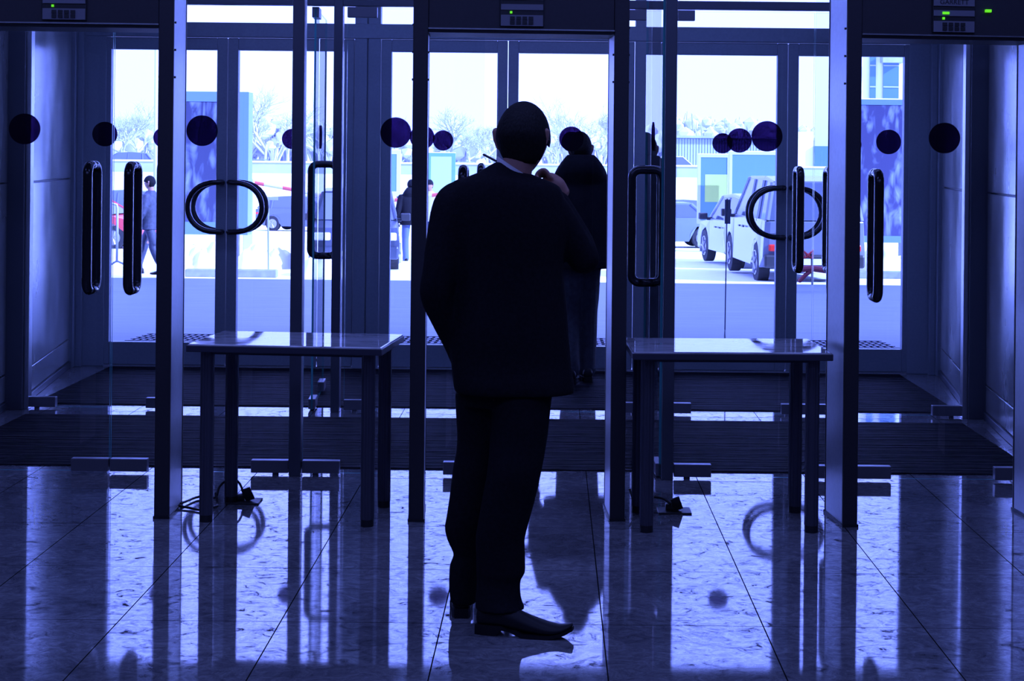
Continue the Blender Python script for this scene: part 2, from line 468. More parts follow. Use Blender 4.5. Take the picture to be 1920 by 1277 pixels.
# outer framed doors
def framed_leaf(xj, s):
    """xj = meeting joint, s = direction in which the leaf extends"""
    door_no[0] += 1
    root = thing('door_%d' % door_no[0], None, None, (xj, YF, 0)); struct(root)
    def X(a, b): return (a, b) if s > 0 else (-b, -a)
    st, gw = .080, .79; W = 2 * st + gw
    for a, b, z0, z1, nm in ((.003, st, .012, 2.46, 'stile'), (st + gw, W - .003, .012, 2.46, 'stile'), (st, st + gw, .012, .18, 'bottom_rail'), (st, st + gw, 2.37, 2.46, 'top_rail')):
        a, b = X(a, b); obj(nm, bx(a, b, -.035, .035, z0, z1), M['alu'], root, bevel=.005)
    a, b = X(st, st + gw); bm = bmesh.new(); box(bm, a, b, -.006, .006, .18, 2.37); obj('glass_pane', bm, M['glass'], root)
    for q in (-1, 1):
        pts = []
        cz, rz_, rx_ = 1.196, .185, .232
        pts.append((s * .030, q * .03, cz - rz_)); pts.append((s * .030, q * .085, cz - rz_))
        for i in range(17):
            t = -PI / 2 + PI * i / 16
            pts.append((s * (.045 + rx_ * max(0, math.cos(t)) ** .8), q * .095, cz + rz_ * math.sin(t)))
        pts.append((s * .030, q * .085, cz + rz_)); pts.append((s * .030, q * .03, cz + rz_))
        bm = bmesh.new(); tube(bm, pts, .020, 12); obj('half_ring_handle', bm, M['handle'], root, smooth=True)
    disc(root, s * .482, 1.71)
    return root
PITCH = 2.096
for k in (-1, 0, 1):
    for s in (-1, 1): framed_leaf(XC + k * PITCH, s)
for k, n in ((-.5, 40), (.5, 41)):
    x = XC + k * PITCH; bm = bmesh.new()
    box(bm, x - .096, x - .004, YF - .05, YF + .05, 0, ZC); box(bm, x + .004, x + .096, YF - .05, YF + .05, 0, ZC); box(bm, x - .01, x + .01, YF - .03, YF + .03, 0, ZC)
    struct(obj('trim_%d' % n, bm, M['alu'], bevel=.004))
for s, n in ((-1, 42), (1, 43)):
    a, b = sorted((XC + s * 3.0, XC + s * 3.16)); struct(obj('trim_%d' % n, bx(a, b, YF - .05, YF + .06, 0, ZC), M['alu'], bevel=.004))
struct(obj('trim_44', bx(XC - 3.16, XC + 3.16, YF - .056, YF + .056, 2.465, 2.575), M['alu'], bevel=.005))
struct(obj('trim_45', bx(XC - 3.16, XC + 3.16, YF - .056, YF + .056, 3.15, 3.3), M['alu'], bevel=.005))
struct(obj('trim_46', bx(XC - 3.16, XC + 3.16, YF - .045, YF + .06, 0, .011), M['steel']))
struct(obj('window_20', bx(XC - 3.0, XC + 3.0, YF - .006, YF + .006, 2.575, 3.15), M['glass']))

# ------------------------------------------------------------------ walk-through metal detectors
def text_mesh(body, size, name, m, parent, loc, depth=.001):
    cu = bpy.data.curves.new(name, 'FONT'); cu.body = body; cu.size = size; cu.align_x = 'CENTER'; cu.align_y = 'CENTER'; cu.extrude = depth
    t = bpy.data.objects.new(name, cu); C.objects.link(t)
    me = bpy.data.meshes.new_from_object(t.evaluated_get(bpy.context.evaluated_depsgraph_get()))
    bpy.data.objects.remove(t)
    me.transform(Matrix.Translation(loc) @ Matrix.Rotation(PI / 2, 4, 'X')); me.materials.append(m)
    o = bpy.data.objects.new(name, me); C.objects.link(o); o.parent = parent; return o

def detector(cx, Yf, rz, label, strip_leds, extra_led, zl):
    root = thing('metal_detector', label, 'metal detector', (cx, Yf, 0), rz, 'walk-through metal detectors')
    Wd, pw, D, zt = .947, .066, .30, 2.36
    for s in (-1, 1):
        a, b = sorted((s * Wd / 2, s * (Wd / 2 - pw)))
        p = obj('side_panel', bx(a, b, .0, .018, 0.0, zt), M['gate'], root, bevel=.004)
        bm = bx(a + .002, b - .002, .018, D - .018, .004, zt); o = obj('panel_side', bm, M['gate_side'], p)
        o['label'] = 'pale satin side sheet'
        obj('edge_strip', bx(a, b, D - .018, D, 0, zt), M['gate'], p, bevel=.004)
        obj('foot', bx(a - .003, b + .003, -.004, D + .004, 0, .012), M['black'], p)
        for zz in (1.93, 2.05, 2.17):
            for q in (a - .001, b + .001):
                bm = bmesh.new(); cyl(bm, (q - .004, .030, zz), (q + .004, .030, zz), .005, 10); obj('bolt', bm, M['black'], p)
    h = obj('header', bx(-Wd / 2 + pw, Wd / 2 - pw, .004, D - .02, zl, zt), M['gate'], root, bevel=.004)
    obj('header_lip', bx(-Wd / 2 + pw, Wd / 2 - pw, -.006, .012, zl + .014, zl + .020), M['steel'], h)
    zh = zl; zl -= .016
    pod = obj('control_plate', bx(-.096, .096, -.006, .004, zl + .045, zl + .205), M['black'], root, bevel=.002)
    obj('keypad', bx(-.092, .092, -.010, -.006, zl + .048, zl + .096), M['gate_pad'], pod)
    for i in range(4):
        for j in range(2):
            obj('key', bx(-.052 + i * .027, -.032 + i * .027, -.014, -.010, zl + .055 + j * .019, zl + .070 + j * .019), M['black'], pod)
    obj('display_strip', bx(-.092, .092, -.010, -.006, zl + .118, zl + .143), M['gate_pad'], pod)
    obj('name_plate', bx(-.092, .092, -.010, -.006, zl + .162, zl + .198), M['gate_pad'], pod)
    text_mesh('GARRETT', .030, 'lettering', M['letter'], pod, (0, -.011, zl + .179))
    obj('indicator_light', bx(-.053, -.043, -.014, -.009, zl + .102, zl + .112), M['led'], pod)
    if strip_leds: obj('indicator_light', bx(-.053, -.023, -.014, -.009, zl + .125, zl + .136), M['led'], pod)
    if extra_led:
        e = obj('indicator_light', bx(.143, .168, -.012, .004, zl + .138, zl + .150), M['led'], root)
        e['label'] = 'lone green lamp on the header'
    return root
YD = 7.0
detector(XR(974, YD), YD, .055, 'dark metal detector gate the suited man stands in front of', False, False, 2.136)
detector(XR(120, YD), YD - .03, .035, 'dark metal detector gate at the left edge of the picture', False, False, 2.142)
detector(XR(1783, YD), YD, .10, 'dark metal detector gate at the right with several green lights', True, True, 2.128)

# ------------------------------------------------------------------ inspection tables
def table(cx, cy, rz, label, W=.845, D=.53):
    root = thing('inspection_table', label, 'table', (cx, cy, 0), rz, 'inspection tables between the gates')
    Z = .777
    bm = bx(-W / 2, W / 2, -D / 2, D / 2, Z - .032, Z)
    obj('tabletop', bm, M['table_top'], root, bevel=.006)
    bm = bmesh.new()
    for a in ((-W / 2 - .004, W / 2 + .004, -D / 2 - .004, -D / 2 + .004), (-W / 2 - .004, W / 2 + .004, D / 2 - .004, D / 2 + .004), (-W / 2 - .004, -W / 2 + .004, -D / 2, D / 2), (W / 2 - .004, W / 2 + .004, -D / 2, D / 2)):
        box(bm, *a, Z - .034, Z - .006)
    o = obj('edge_band', bm, M['table_edge'], root, bevel=.003)
    obj('apron', bx(-W / 2 + .06, W / 2 - .06, -D / 2 + .06, D / 2 - .06, Z - .05, Z - .032), M['table_edge'], root)
    for sx in (-1, 1):
        for sy in (-1, 1):
            x, y = sx * (W / 2 - .068), sy * (D / 2 - .075)
            bm = bmesh.new(); n = 40; ring = []
            for zz in (.03, Z - .032):
                ring.append([bm.verts.new((x + math.cos(2 * PI * k / n) * (.030 if (k // 2) % 2 else .0275), y + math.sin(2 * PI * k / n) * (.030 if (k // 2) % 2 else .0275), zz)) for k in range(n)])
            for k in range(n): bm.faces.new((ring[0][k], ring[0][(k + 1) % n], ring[1][(k + 1) % n], ring[1][k]))
            bm.faces.new(ring[0][::-1]); bm.faces.new(ring[1])
            lg = obj('leg', bm, M['leg'], root)
            bm = bmesh.new(); cyl(bm, (x, y, 0), (x, y, .03), .029, 20); obj('rubber_foot', bm, M['black'], lg)
    return root
table(XR(562, 7.12), 7.11, -.085, 'narrow dark legged table left of the suited man')
table(XR(1360, 7.03), 7.04, .035, 'narrow dark legged table right of the suited man')

# floor sockets and their cables
def socket(px, py, rz, label, lid, w2=.075):
    p = P(px, py, 7.2); Y = EYE * F / (py - (PY0 + (px - PX0) * ROLL)); p = P(px, py, Y)
    root = thing('floor_socket', label, 'socket', (p.x, Y, 0), rz, 'floor sockets')
    obj('plate', bx(-w2, w2, -.06, .06, 0, .007), M['cable'], root, bevel=.002)
    o = obj('flap', bx(-.012, .03, -.004, .004, 0, .062), M['black'], root); o.location = (lid, 0, .006); o.rotation_euler = (.3, -.35, 0)
    obj('plug', bx(-.02, .02, -.02, .02, .007, .035), M['black'], root, bevel=.006).location = (-.02, .01, 0)
    return p
sL = socket(458, 941, .0, 'open floor socket under the left table with a looping cable', .02)
sR = socket(1264, 959, .0, 'open floor socket beneath the right table', .012)
def cable(pts, label):
    bm = bmesh.new(); tube(bm, catmull(pts, 8), .0055, 8); o = obj('power_cable', bm, M['cable'], smooth=True); return tag(o, label, 'cable', 'cables on the floor')
g = P(347, 935, 7.3)
cable([(g.x - .005, 7.24, .012), P(375, 930, 7.4).xy.to_3d() + Vector((0, 0, .01)), P(403, 933, 7.32), P(412, 912, 7.34), P(432, 897, 7.34), P(448, 905, 7.34), P(456, 925, 7.34), (sL.x - .02, sL.y + .01, .03)], 'black cable looping up from the floor socket under the left table')
cable([(g.x - .005, 7.20, .010), (g.x + .05, 7.17, .008), (g.x + .12, 7.13, .007), (g.x + .155, 7.2, .007), P(408, 945, 7.27), P(404, 925, 7.3)], 'black cable coiled against the left table leg and gate foot')
g = P(1180, 930, 7.3)
cable([P(1181, 918, 7.3), P(1187, 938, 7.25), P(1190, 945, 7.22).xy.to_3d() + Vector((0, 0, .01)), P(1215, 934, 7.25), P(1240, 934, 7.22), P(1256, 944, 7.2), (sR.x - .02, sR.y + .01, .03)], 'black cable running from the middle gate to the right floor socket')

# ------------------------------------------------------------------ people
exec_people = True
def rings_px(rows, Ydef=None):
    """rows (py, left px, right px, Y, depth radius) -> loft rings"""
    out = []
    for py, l, r, Y, d in rows:
        a, b = P(l, py, Y), P(r, py, Y)
        out.append(((a.x + b.x) / 2, Y, (a.z + b.z) / 2, (b.x - a.x) / 2, d))
    return out
def limb(bm, pts, n=18):
    """pts (px, py, Y, radius m)"""
    rows = resample([(*P(x, y, Y), r) for x, y, Y, r in pts], 4)
    tube(bm, [Vector(r[:3]) for r in rows], 0, n, [r[3] for r in rows])

def head_shape(bm, c, w_, d_, h_, yaw, tilt=0.0, grow=1.0):
    """skull with brow, nose, jaw and ears; faces +Y before the yaw"""
    R = Matrix.Translation(c) @ Matrix.Rotation(yaw, 4, 'Z') @ Matrix.Rotation(tilt, 4, 'X')
    n, m_ = 32, 22; ring = []
    for i in range(m_ + 1):
        th = PI * i / m_; z = math.cos(th); rr = math.sin(th)
        row = []
        for k in range(n):
            a = 2 * PI * k / n; x = math.cos(a) * rr; y = math.sin(a) * rr
            X_, Y_, Z_ = x * w_, y * d_, z * h_
            if z < 0:   # narrow to the chin, push it forward
                t = -z
                X_ *= 1 - .38 * t ** 1.3; 
                Y_ = Y_ * (1 - .30 * t) + .22 * d_ * t
                if y < 0: Y_ *= 1 - .1 * t
            front = max(0, y) ** 6
            nz = math.exp(-((z + .12) / .16) ** 2) * math.exp(-(x / .16) ** 2) * (1 if y > 0 else 0)
            Y_ += nz * d_ * .22
            Y_ -= math.exp(-((z - .06) / .07) ** 2) * math.exp(-((abs(x) - .36) / .16) ** 2) * (.09 * d_ if y > 0 else 0)
            Y_ += math.exp(-((z + .52) / .06) ** 2) * math.exp(-(x / .28) ** 2) * (.06 * d_ if y > 0 else 0)
            row.append(bm.verts.new(R @ (Vector((X_, Y_, Z_)) * grow)))
        ring.append(row)
    for A, B in zip(ring, ring[1:]):
        for k in range(n):
            bm.faces.new((A[k], A[(k + 1) % n], B[(k + 1) % n], B[k]))
    return R
def ears(bm, R, w_, h_, flat=0.0):
    for s in (-1, 1):
        e = .0 if s < 0 else flat; tube(bm, [R @ Vector((s * w_ * .98 - e, -.012, -.028)), R @ Vector((s * (w_ + .006) - e, -.016, 0)), R @ Vector((s * (w_ + .008) - e, -.02, .024))], 0, 10, [.011, .014, .015])

def finger(bm, pts, r0, r1):
    pts = catmull(pts, 3); n = len(pts)
    tube(bm, pts, 0, 8, [r0 + (r1 - r0) * i / (n - 1) for i in range(n)])

def shoe(name, heel, yaw, L, parent, m, toe_up=.0, width=.092, ankle=.085):
    """laced leather shoe; heel = point on the floor at the back of the heel"""
    bm = bmesh.new()
    prof = [(0.0, .02, .085, .58), (.02, .02, .100, .76), (.07, .02, .105, .80), (.11, .012, .096, .78), (.145, .006, .078, .80), (.19, .004, .060, .92), (.23, .001, .046, .94), (.26, .001, .036, .80), (.285, .003, .031, .56), (.300, .008, .026, .26)]
    rows = []
    for x, z0, z1, w_ in prof:
        x *= L / .30; z0 += toe_up * max(0, (x / L - .72) / .28) ** 2; z1 += toe_up * max(0, (x / L - .72) / .28) ** 2
        ring = []
        for k in range(16):
            t = 2 * PI * k / 16
            yy = math.copysign(abs(math.cos(t)) ** .8, math.cos(t)) * width / 2 * w_; zz = math.sin(t)
            if zz > 0: yy *= 1 - .35 * zz
            zz = math.copysign(abs(zz) ** .7, zz)
            ring.append(Vector((x, yy, (z0 + .006 + z1) / 2 + zz * (z1 - z0 - .006) / 2)))
        rows.append(ring)
    V = [[bm.verts.new(v) for v in r] for r in rows]
    for A, B in zip(V, V[1:]):
        for k in range(16): bm.faces.new((A[k], A[(k + 1) % 16], B[(k + 1) % 16], B[k]))
    bm.faces.new(V[0][::-1]); bm.faces.new(V[-1])
    T = Matrix.Translation(heel) @ Matrix.Rotation(yaw, 4, 'Z')
    bmesh.ops.transform(bm, matrix=T, verts=bm.verts)
    up = obj(name, bm, m, parent, smooth=True)
    ss = up.modifiers.new('sub', 'SUBSURF'); ss.levels = 1; ss.render_levels = 2
    bm = bmesh.new()   # sole and heel block
    N = 14; lo, hi = [], []
    for i in range(N + 1):
        x = L * i / N; w_ = width / 2 * (.80 if x < .1 else .96) * math.sqrt(max(.02, 1 - max(0, (x / L - .62) / .40) ** 2)) * (.7 + .3 * min(1, x / .03))
        zz = toe_up * max(0, (x / L - .72) / .28) ** 2
        zl = 0 if x < .090 else (.020 if x < .125 else (.010 if x < .16 else .001))
        lo.append([bm.verts.new((x, s * w_, zl + zz)) for s in (-1, 1)]); hi.append([bm.verts.new((x, s * w_, (.034 if x < .11 else (.024 if x < .15 else .013)) + zz)) for s in (-1, 1)])
    for i in range(N):
        bm.faces.new((lo[i][0], lo[i + 1][0], lo[i + 1][1], lo[i][1])); bm.faces.new((hi[i][0], hi[i][1], hi[i + 1][1], hi[i + 1][0]))
        for s in (0, 1): bm.faces.new((lo[i][s], hi[i][s], hi[i + 1][s], lo[i + 1][s]))
    bm.faces.new((lo[0][0], lo[0][1], hi[0][1], hi[0][0])); bm.faces.new((lo[N][0], hi[N][0], hi[N][1], lo[N][1]))
    bmesh.ops.transform(bm, matrix=T, verts=bm.verts)
    obj('sole', bm, m, up)
    return up

def suited_man():
    Y = 5.50
    YL, YR = 5.58, 5.41
    # clothes ------------------------------------------------------
    bm = bmesh.new()
    torso = [(303, 932, 958, Y, .040), (310, 918, 972, Y, .058), (324, 896, 992, Y, .080), (336, 866, 1022, Y, .098), (350, 848, 1050, Y, .110), (380, 838, 1060, Y, .122), (430, 842, 1064, Y, .130),
             (500, 850, 1056, Y, .130), (560, 848, 1062, Y, .135), (620, 842, 1066, Y, .145), (680, 846, 1071, Y, .150), (715, 849, 1076, Y - .01, .152), (734, 853, 1079, Y - .01, .153)]
    loft(bm, [r for r in resample(rings_px(torso), 3)], 40, 2.3)
    limb(bm, [(868, 362, Y - .01, .052), (850, 385, Y - .01, .070), (838, 450, Y - .03, .071), (826, 520, Y - .05, .066), (821, 553, Y - .05, .061), (838, 600, Y - .01, .053), (856, 640, Y + .03, .048), (868, 672, Y + .05, .045)])
    limb(bm, [(1016, 375, Y, .060), (1036, 400, Y + .01, .066), (1064, 442, Y + .03, .062), (1094, 484, Y + .05, .054)])
    limb(bm, [(1094, 484, Y + .05, .056), (1084, 452, Y + .09, .052), (1064, 412, Y + .14, .046), (1045, 376, Y + .18, .041)])
    jb = remeshed(bm, .009, 3)
    # body ---------------------------------------------------------
    bm = bmesh.new()
    hc = P(981, 262, Y + .01)
    R = head_shape(bm, hc, .084, .103, .122, math.radians(-16), math.radians(-8))
    ears(bm, R, .084, .12, .008)
    limb(bm, [(978, 285, Y, .052), (968, 318, Y - .005, .055), (964, 345, Y, .060)])
    loft(bm, resample(rings_px([(345, 905, 1010, Y, .07), (370, 865, 1040, Y, .095), (430, 865, 1050, Y, .105), (560, 868, 1045, Y, .105), (680, 866, 1045, Y, .115), (745, 870, 1035, Y, .11)]), 2), 24, 2.2)
    limb(bm, [(858, 385, Y - .01, .052), (838, 450, Y - .03, .050), (824, 545, Y - .05, .044), (838, 600, Y - .01, .038), (858, 640, Y + .03, .032), (870, 668, Y + .05, .028), (886, 705, Y + .06, .034), (893, 725, Y + .06, .026)])
    limb(bm, [(1030, 395, Y, .050), (1064, 442, Y + .03, .046), (1092, 480, Y + .05, .040), (1084, 452, Y + .09, .040), (1064, 412, Y + .14, .036), (1048, 376, Y + .18, .030), (1044, 362, Y + .19, .029)])
    limb(bm, [(905, 740, YL - .02, .080), (890, 930, YL, .060), (876, 1010, YL, .034), (874, 1040, YL, .030), (868, 1105, YL, .034), (868, 1120, YL + .01, .028)])
    limb(bm, [(985, 740, YR + .04, .080), (955, 930, YR, .060), (938, 1050, YR, .045), (930, 1150, YR - .04, .038)])
    # right hand at the chin: palm, four curled fingers, thumb
    wr = P(1051, 358, Y + .19); kn = P(1032, 338, Y + .19)
    limb(bm, [(1054, 360, Y + .19, .026), (1044, 349, Y + .19, .033), (1033, 340, Y + .19, .031)])
    for i, off in enumerate((-.030, -.010, .010, .029)):
        k = kn + Vector((.002 * i, off, .010 - .004 * i))
        finger(bm, [k, k + Vector((-.022, .002, .026 - .003 * i)), k + Vector((-.045 - .002 * i, .002, .014)), k + Vector((-.052, 0, -.010))], .0105, .0085)
    finger(bm, [wr + Vector((-.018, -.03, .000)), kn + Vector((-.018, -.045, -.012)), kn + Vector((-.045, -.040, .004))], .012, .0095)
    body = obj('person', remeshed(bm, .0045, 2), M['skin'], smooth=True)
    tag(body, 'man in a black suit seen from behind, one hand at his chin', 'person')
    jk = obj('jacket', jb, M['suit'], body, smooth=True)
    # vent flap and pocket edge of the jacket
    bm = bmesh.new()
    tr = []
    legL = [(735, 853, 960, YL - .04, .105), (780, 855, 958, YL - .02, .100), (830, 857, 955, YL, .095), (880, 849, 946, YL, .088), (930, 843, 936, YL, .082), (970, 837, 925, YL, .078), (990, 834, 915, YL, .072), (1012, 839, 906, YL, .064), (1036, 850, 902, YL, .055), (1048, 848, 900, YL, .056), (1062, 843, 899, YL, .060), (1100, 842, 896, YL, .062), (1128, 845, 894, YL, .066)]
    legR = [(735, 925, 1036, YR + .05, .105), (780, 922, 1031, YR + .03, .100), (830, 918, 1025, YR + .02, .095), (880, 914, 1016, YR, .090), (930, 905, 1005, YR, .086), (970, 898, 994, YR, .084), (1005, 892, 985, YR, .080), (1020, 892, 984, YR, .078), (1060, 893, 985, YR, .078), (1074, 893, 984, YR, .078), (1088, 894, 976, YR, .074), (1120, 892, 977, YR - .01, .078), (1140, 891, 985, YR - .02, .082)]
    loft(bm, resample(rings_px(legL), 3), 28, 2.2); loft(bm, resample(rings_px(legR), 3), 28, 2.2)
    loft(bm, rings_px([(640, 862, 1046, Y, .12), (700, 860, 1046, Y, .13), (760, 866, 1030, Y, .10)]), 24, 2.2)
    obj('trousers', remeshed(bm, .008, 2), M['suit'], body, smooth=True)
    # shirt collar
    bm = bmesh.new(); n = 28; lo = []; hi = []
    cA = P(965, 316, Y)
    for k in range(n):
        t = 2 * PI * k / n
        x, y = math.cos(t) * .060, math.sin(t) * .066
        base = cA + Vector((x, y, -.016 - x * .62))
        lo.append((bm.verts.new(base + Vector((x * .06, y * .06, -.022))), bm.verts.new(base + Vector((x * -.05, y * -.05, -.022)))))
        hi.append((bm.verts.new(base + Vector((0, 0, .020))), bm.verts.new(base + Vector((x * -.06, y * -.06, .020)))))
    for k in range(n):
        j = (k + 1) % n
        bm.faces.new((lo[k][0], lo[j][0], hi[j][0], hi[k][0])); bm.faces.new((lo[k][1], hi[k][1], hi[j][1], lo[j][1])); bm.faces.new((hi[k][0], hi[j][0], hi[j][1], hi[k][1]))
        bm.faces.new((lo[k][0], lo[k][1], lo[j][1], lo[j][0]))
    obj('shirt_collar', bm, M['shirt'], body, smooth=True)
    # cuff showing at the raised wrist
    # hair: cap over the skull
    bm = bmesh.new(); head_shape(bm, hc, .084, .103, .122, math.radians(-16), math.radians(-8), 1.045)
    Ri = R.inverted(); dele = []
    for v in bm.verts:
        q = Ri @ v.co
        lim = .035 if q.y > .05 else (-.03 if q.y > .0 else -.085)
        if q.z < lim - .0: dele.append(v)
    bmesh.ops.delete(bm, geom=dele, context='VERTS')
    bmesh.ops.solidify(bm, geom=bm.faces[:], thickness=.006)
    obj('hair', bm, M['hair'], body, smooth=True)
    # shoes
    h = P(893, 1184, 5.37); shoe('shoe', Vector((h.x, 5.375, 0)), math.radians(-11), .330, body, M['shoe'], .026)
    h = P(867, 1147, 5.60); shoe('shoe', Vector((h.x, 5.525, 0)), math.radians(93), .30, body, M['shoe'], .01, .086)
    return body
man = suited_man()
a, b = P(907, 290, 5.62), P(940, 307, 5.56)
bm = bmesh.new(); tube(bm, [a, a.lerp(b, .5), b], .0042, 10)
tag(obj('stick', bm, M['black'], smooth=True), 'thin dark stick poking up beside the suited man\'s shirt collar', 'stick')

def standing_person(label, px, Y, foot_py, top_py, yaw, upper, lower, head_m, hood=False, stride=.0, cap=True, arms='down', width=1.0, legs=1.0, dark=False):
    """generic clothed figure; yaw 0 faces away (+Y), PI faces the camera"""
    foot = P(px, foot_py, Y); top = P(px, top_py, Y); H = top.z - foot.z; k = H / 1.75
    def q(x, y, z): return Vector((x * width, y, z)) * k
    bm = bmesh.new()
    head_c = q(0, .02, 1.635)
    R = head_shape(bm, head_c, .076 * k, .098 * k, .118 * k, 0); ears(bm, R, .076 * k, .11)
    def L(pts, b=bm, n=14): 
        rows = resample([(*q(*p[:3]), p[3] * k) for p in pts], 3); tube(b, [Vector(r[:3]) for r in rows], 0, n, [r[3] for r in rows])
    L([(0, 0, 1.56, .052), (0, -.01, 1.42, .06)])
    def LF(b, rows): loft(b, [(r[0] * k * width, r[1] * k, r[2] * k, r[3] * k * width, r[4] * k) for r in resample(rows, 2)], 24, 2.2)
    LF(bm, [(0, 0, 1.45, .10, .07), (0, 0, 1.38, .17, .10), (0, 0, 1.2, .155, .11), (0, 0, 1.02, .14, .10), (0, 0, .88, .16, .12)])
    feet = []
    for s in (-1, 1):
        f = s * stride
        hip, knee, ank = (s * .085 * legs, 0, .90), (s * .10 * legs, f * .5 + (.03 if f > 0 else .02), .50), (s * .095 * legs, f, .09)
        L([(*hip, .085), (*knee, .055), (*ank, .038)]); feet.append((s * .095 * legs, f))
        sh, el, wr = (s * .20, 0, 1.37), (s * .255, -.02 - f * .2, 1.10), (s * .25, .06 - f * .5, .86)
        L([(*sh, .05), (*el, .042), (*wr, .028)])
        w0 = q(*wr)
        L([(wr[0], wr[1] + .01, wr[2] - .02, .028), (wr[0], wr[1] + .02, wr[2] - .08, .032)])
        for i in range(4): finger(bm, [w0 + q(0, -.018 + i * .018, -.08), w0 + q(-s * .004, -.016 + i * .017, -.12), w0 + q(-s * .018, -.014 + i * .016, -.15 + abs(i - 1.5) * .006)], .009 * k, .008 * k)
        finger(bm, [w0 + q(0, .03, -.04), w0 + q(-s * .01, .05, -.08), w0 + q(-s * .018, .052, -.105)], .010 * k, .0085 * k)
    body = obj('person', remeshed(bm, .009, 1), M['skin'], smooth=True)
    body.location = (foot.x, Y, foot.z); body.rotation_euler = (0, 0, yaw); tag(body, label, 'person')
    bm = bmesh.new()
    LF(bm, [(0, 0, 1.50, .075, .07), (0, 0, 1.46, .12, .09), (0, 0, 1.40, .20, .12), (0, 0, 1.30, .215, .14), (0, 0, 1.1, .20, .15), (0, 0, .95, .20, .155), (0, 0, .80, .215, .16)])
    for s in (-1, 1):
        f = s * stride
        L([(s * .19, 0, 1.38, .075), (s * .255, -.02 - f * .2, 1.10, .062), (s * .25, .06 - f * .5, .87, .048)], bm)
    if hood:
        LF(bm, [(0, -.03, 1.60, .085, .085), (0, -.04, 1.54, .13, .12), (0, -.03, 1.47, .165, .135), (0, -.01, 1.40, .17, .12)])
    obj('jacket', remeshed(bm, .012, 3), upper, body, smooth=True)
    bm = bmesh.new()
    LF(bm, [(0, 0, .98, .165, .13), (0, 0, .88, .18, .14), (0, 0, .80, .165, .12)])
    for s in (-1, 1):
        f = s * stride
        g_ = s * legs; L([(g_ * .09, 0, .88, .095), (g_ * .10, f * .5 + .02, .60, .082), (g_ * .10, f * .5 + .03, .50, .074), (g_ * .098, f * .8 + .02, .30, .072), (g_ * .095, f, .17, .066), (g_ * .095, f, .09, .070)], bm)
    obj('trousers', remeshed(bm, .011, 2), lower, body, smooth=True)
    for fx, fy in feet:
        shoe('boot', q(fx, fy - .09, 0), PI / 2, .30 * k, body, M['shoe'], .01, .10)
    # knitted cap or hair
    bm = bmesh.new(); head_shape(bm, head_c, .076 * k, .098 * k, .118 * k, 0, 0, 1.10 if cap else 1.05)
    dele = [v for v in bm.verts if (v.co - head_c).z < (.012 if (v.co - head_c).y > .03 else (-.01 if (v.co - head_c).y > -.02 else -.085)) * k]
    bmesh.ops.delete(bm, geom=dele, context='VERTS'); bmesh.ops.solidify(bm, geom=bm.faces[:], thickness=.006)
    obj('knitted_cap' if cap else 'hair', bm, head_m, body, smooth=True)
    return body
standing_person('person in a dark hooded jacket standing between the glass doors beyond the suited man', 1084, 11.30, 715, 250, .12, M['coat'], M['jeans'], M['hair'], hood=True, stride=.05, cap=False, width=1.12, legs=.62)

# ------------------------------------------------------------------ outdoors
def gz(Y):
    if Y < 28: return -.012 - .588 * max(0, Y - 12.15) / 15.85
    if Y < 84: return -.6 - (Y - 28) * .027
    if Y < 101: return -2.11 + (Y - 84) / 17 * 2.45
    return .34
def on_ground(px, py):
    """ground point under a pixel"""
    for i in range(1400):
        Y = 12.5 + i * .07
        if P(px, py, Y).z <= gz(Y): break
    p = P(px, py, Y); p.z = gz(Y); return p
M['snow'] = noisy(mat('packed_snow', (.84, .85, .86), .7), 1.2, .04, bump=.2)
M['heap'] = noisy(mat('heaped_snow', (.86, .87, .88), .75), 5, .06, bump=.6)
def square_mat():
    m = noisy(mat('shade_toned_paving', (.165, .20, .215), .6), 3.5, .12, (.35, 1.6, 1), bump=.25, detail=9)  # darkened to carry the building's shadow as far as the snow
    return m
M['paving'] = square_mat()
bm = bmesh.new(); ys = [12.15 + i * 1.0 for i in range(16)] + [28]; prev = None
for Y in ys:
    r = [bm.verts.new((x, Y, gz(Y))) for x in (-60, -20, 0, 20, 60)]
    if prev:
        for i in range(4): bm.faces.new((prev[i], prev[i + 1], r[i + 1], r[i]))
    prev = r
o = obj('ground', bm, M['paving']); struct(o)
bm = bmesh.new(); prev = None
for i in range(90):
    Y = 28 + i * 1.0 if i < 80 else 108 + (i - 80) * 30
    r = [bm.verts.new((x, Y, gz(Y) + (.10 * math.sin(x * .9 + Y * .3) * math.sin(Y * .7 + x * .2) if 84 < Y < 100 else 0))) for x in [-160 + 4 * j for j in range(81)]]
    if prev:
        for j in range(80): bm.faces.new((prev[j], prev[j + 1], r[j + 1], r[j]))
    prev = r
o = obj('snowy_ground', bm, M['snow'], smooth=True); struct(o)

# grates outside the doors
M['grate'] = mat('dark_steel_grate', (.06, .07, .09), .5, .2)
bm = bmesh.new(); x0, x1, y0, y1 = -3.77, 3.10, 12.6, 15.0
def slab(a, b, ya, yb, th):
    v = [bm.verts.new((x, y, gz(y) + z)) for z in (.002, th) for x, y in ((a, ya), (b, ya), (b, yb), (a, yb))]
    for q in ((0, 3, 2, 1), (4, 5, 6, 7), (0, 1, 5, 4), (1, 2, 6, 5), (2, 3, 7, 6), (3, 0, 4, 7)): bm.faces.new([v[i] for i in q])
n = int((x1 - x0) / .06)
for i in range(n + 1): slab(x0 + (x1 - x0 - .03) * i / n, x0 + (x1 - x0 - .03) * i / n + .03, y0, y1, .016)
for i in range(13): slab(x0, x1, y0 + i * .197, y0 + i * .197 + .03, .020)
tag(obj('entrance_grate', bm, M['grate']), 'wide dark steel foot grate set in the paving outside the outer doors', 'grate')

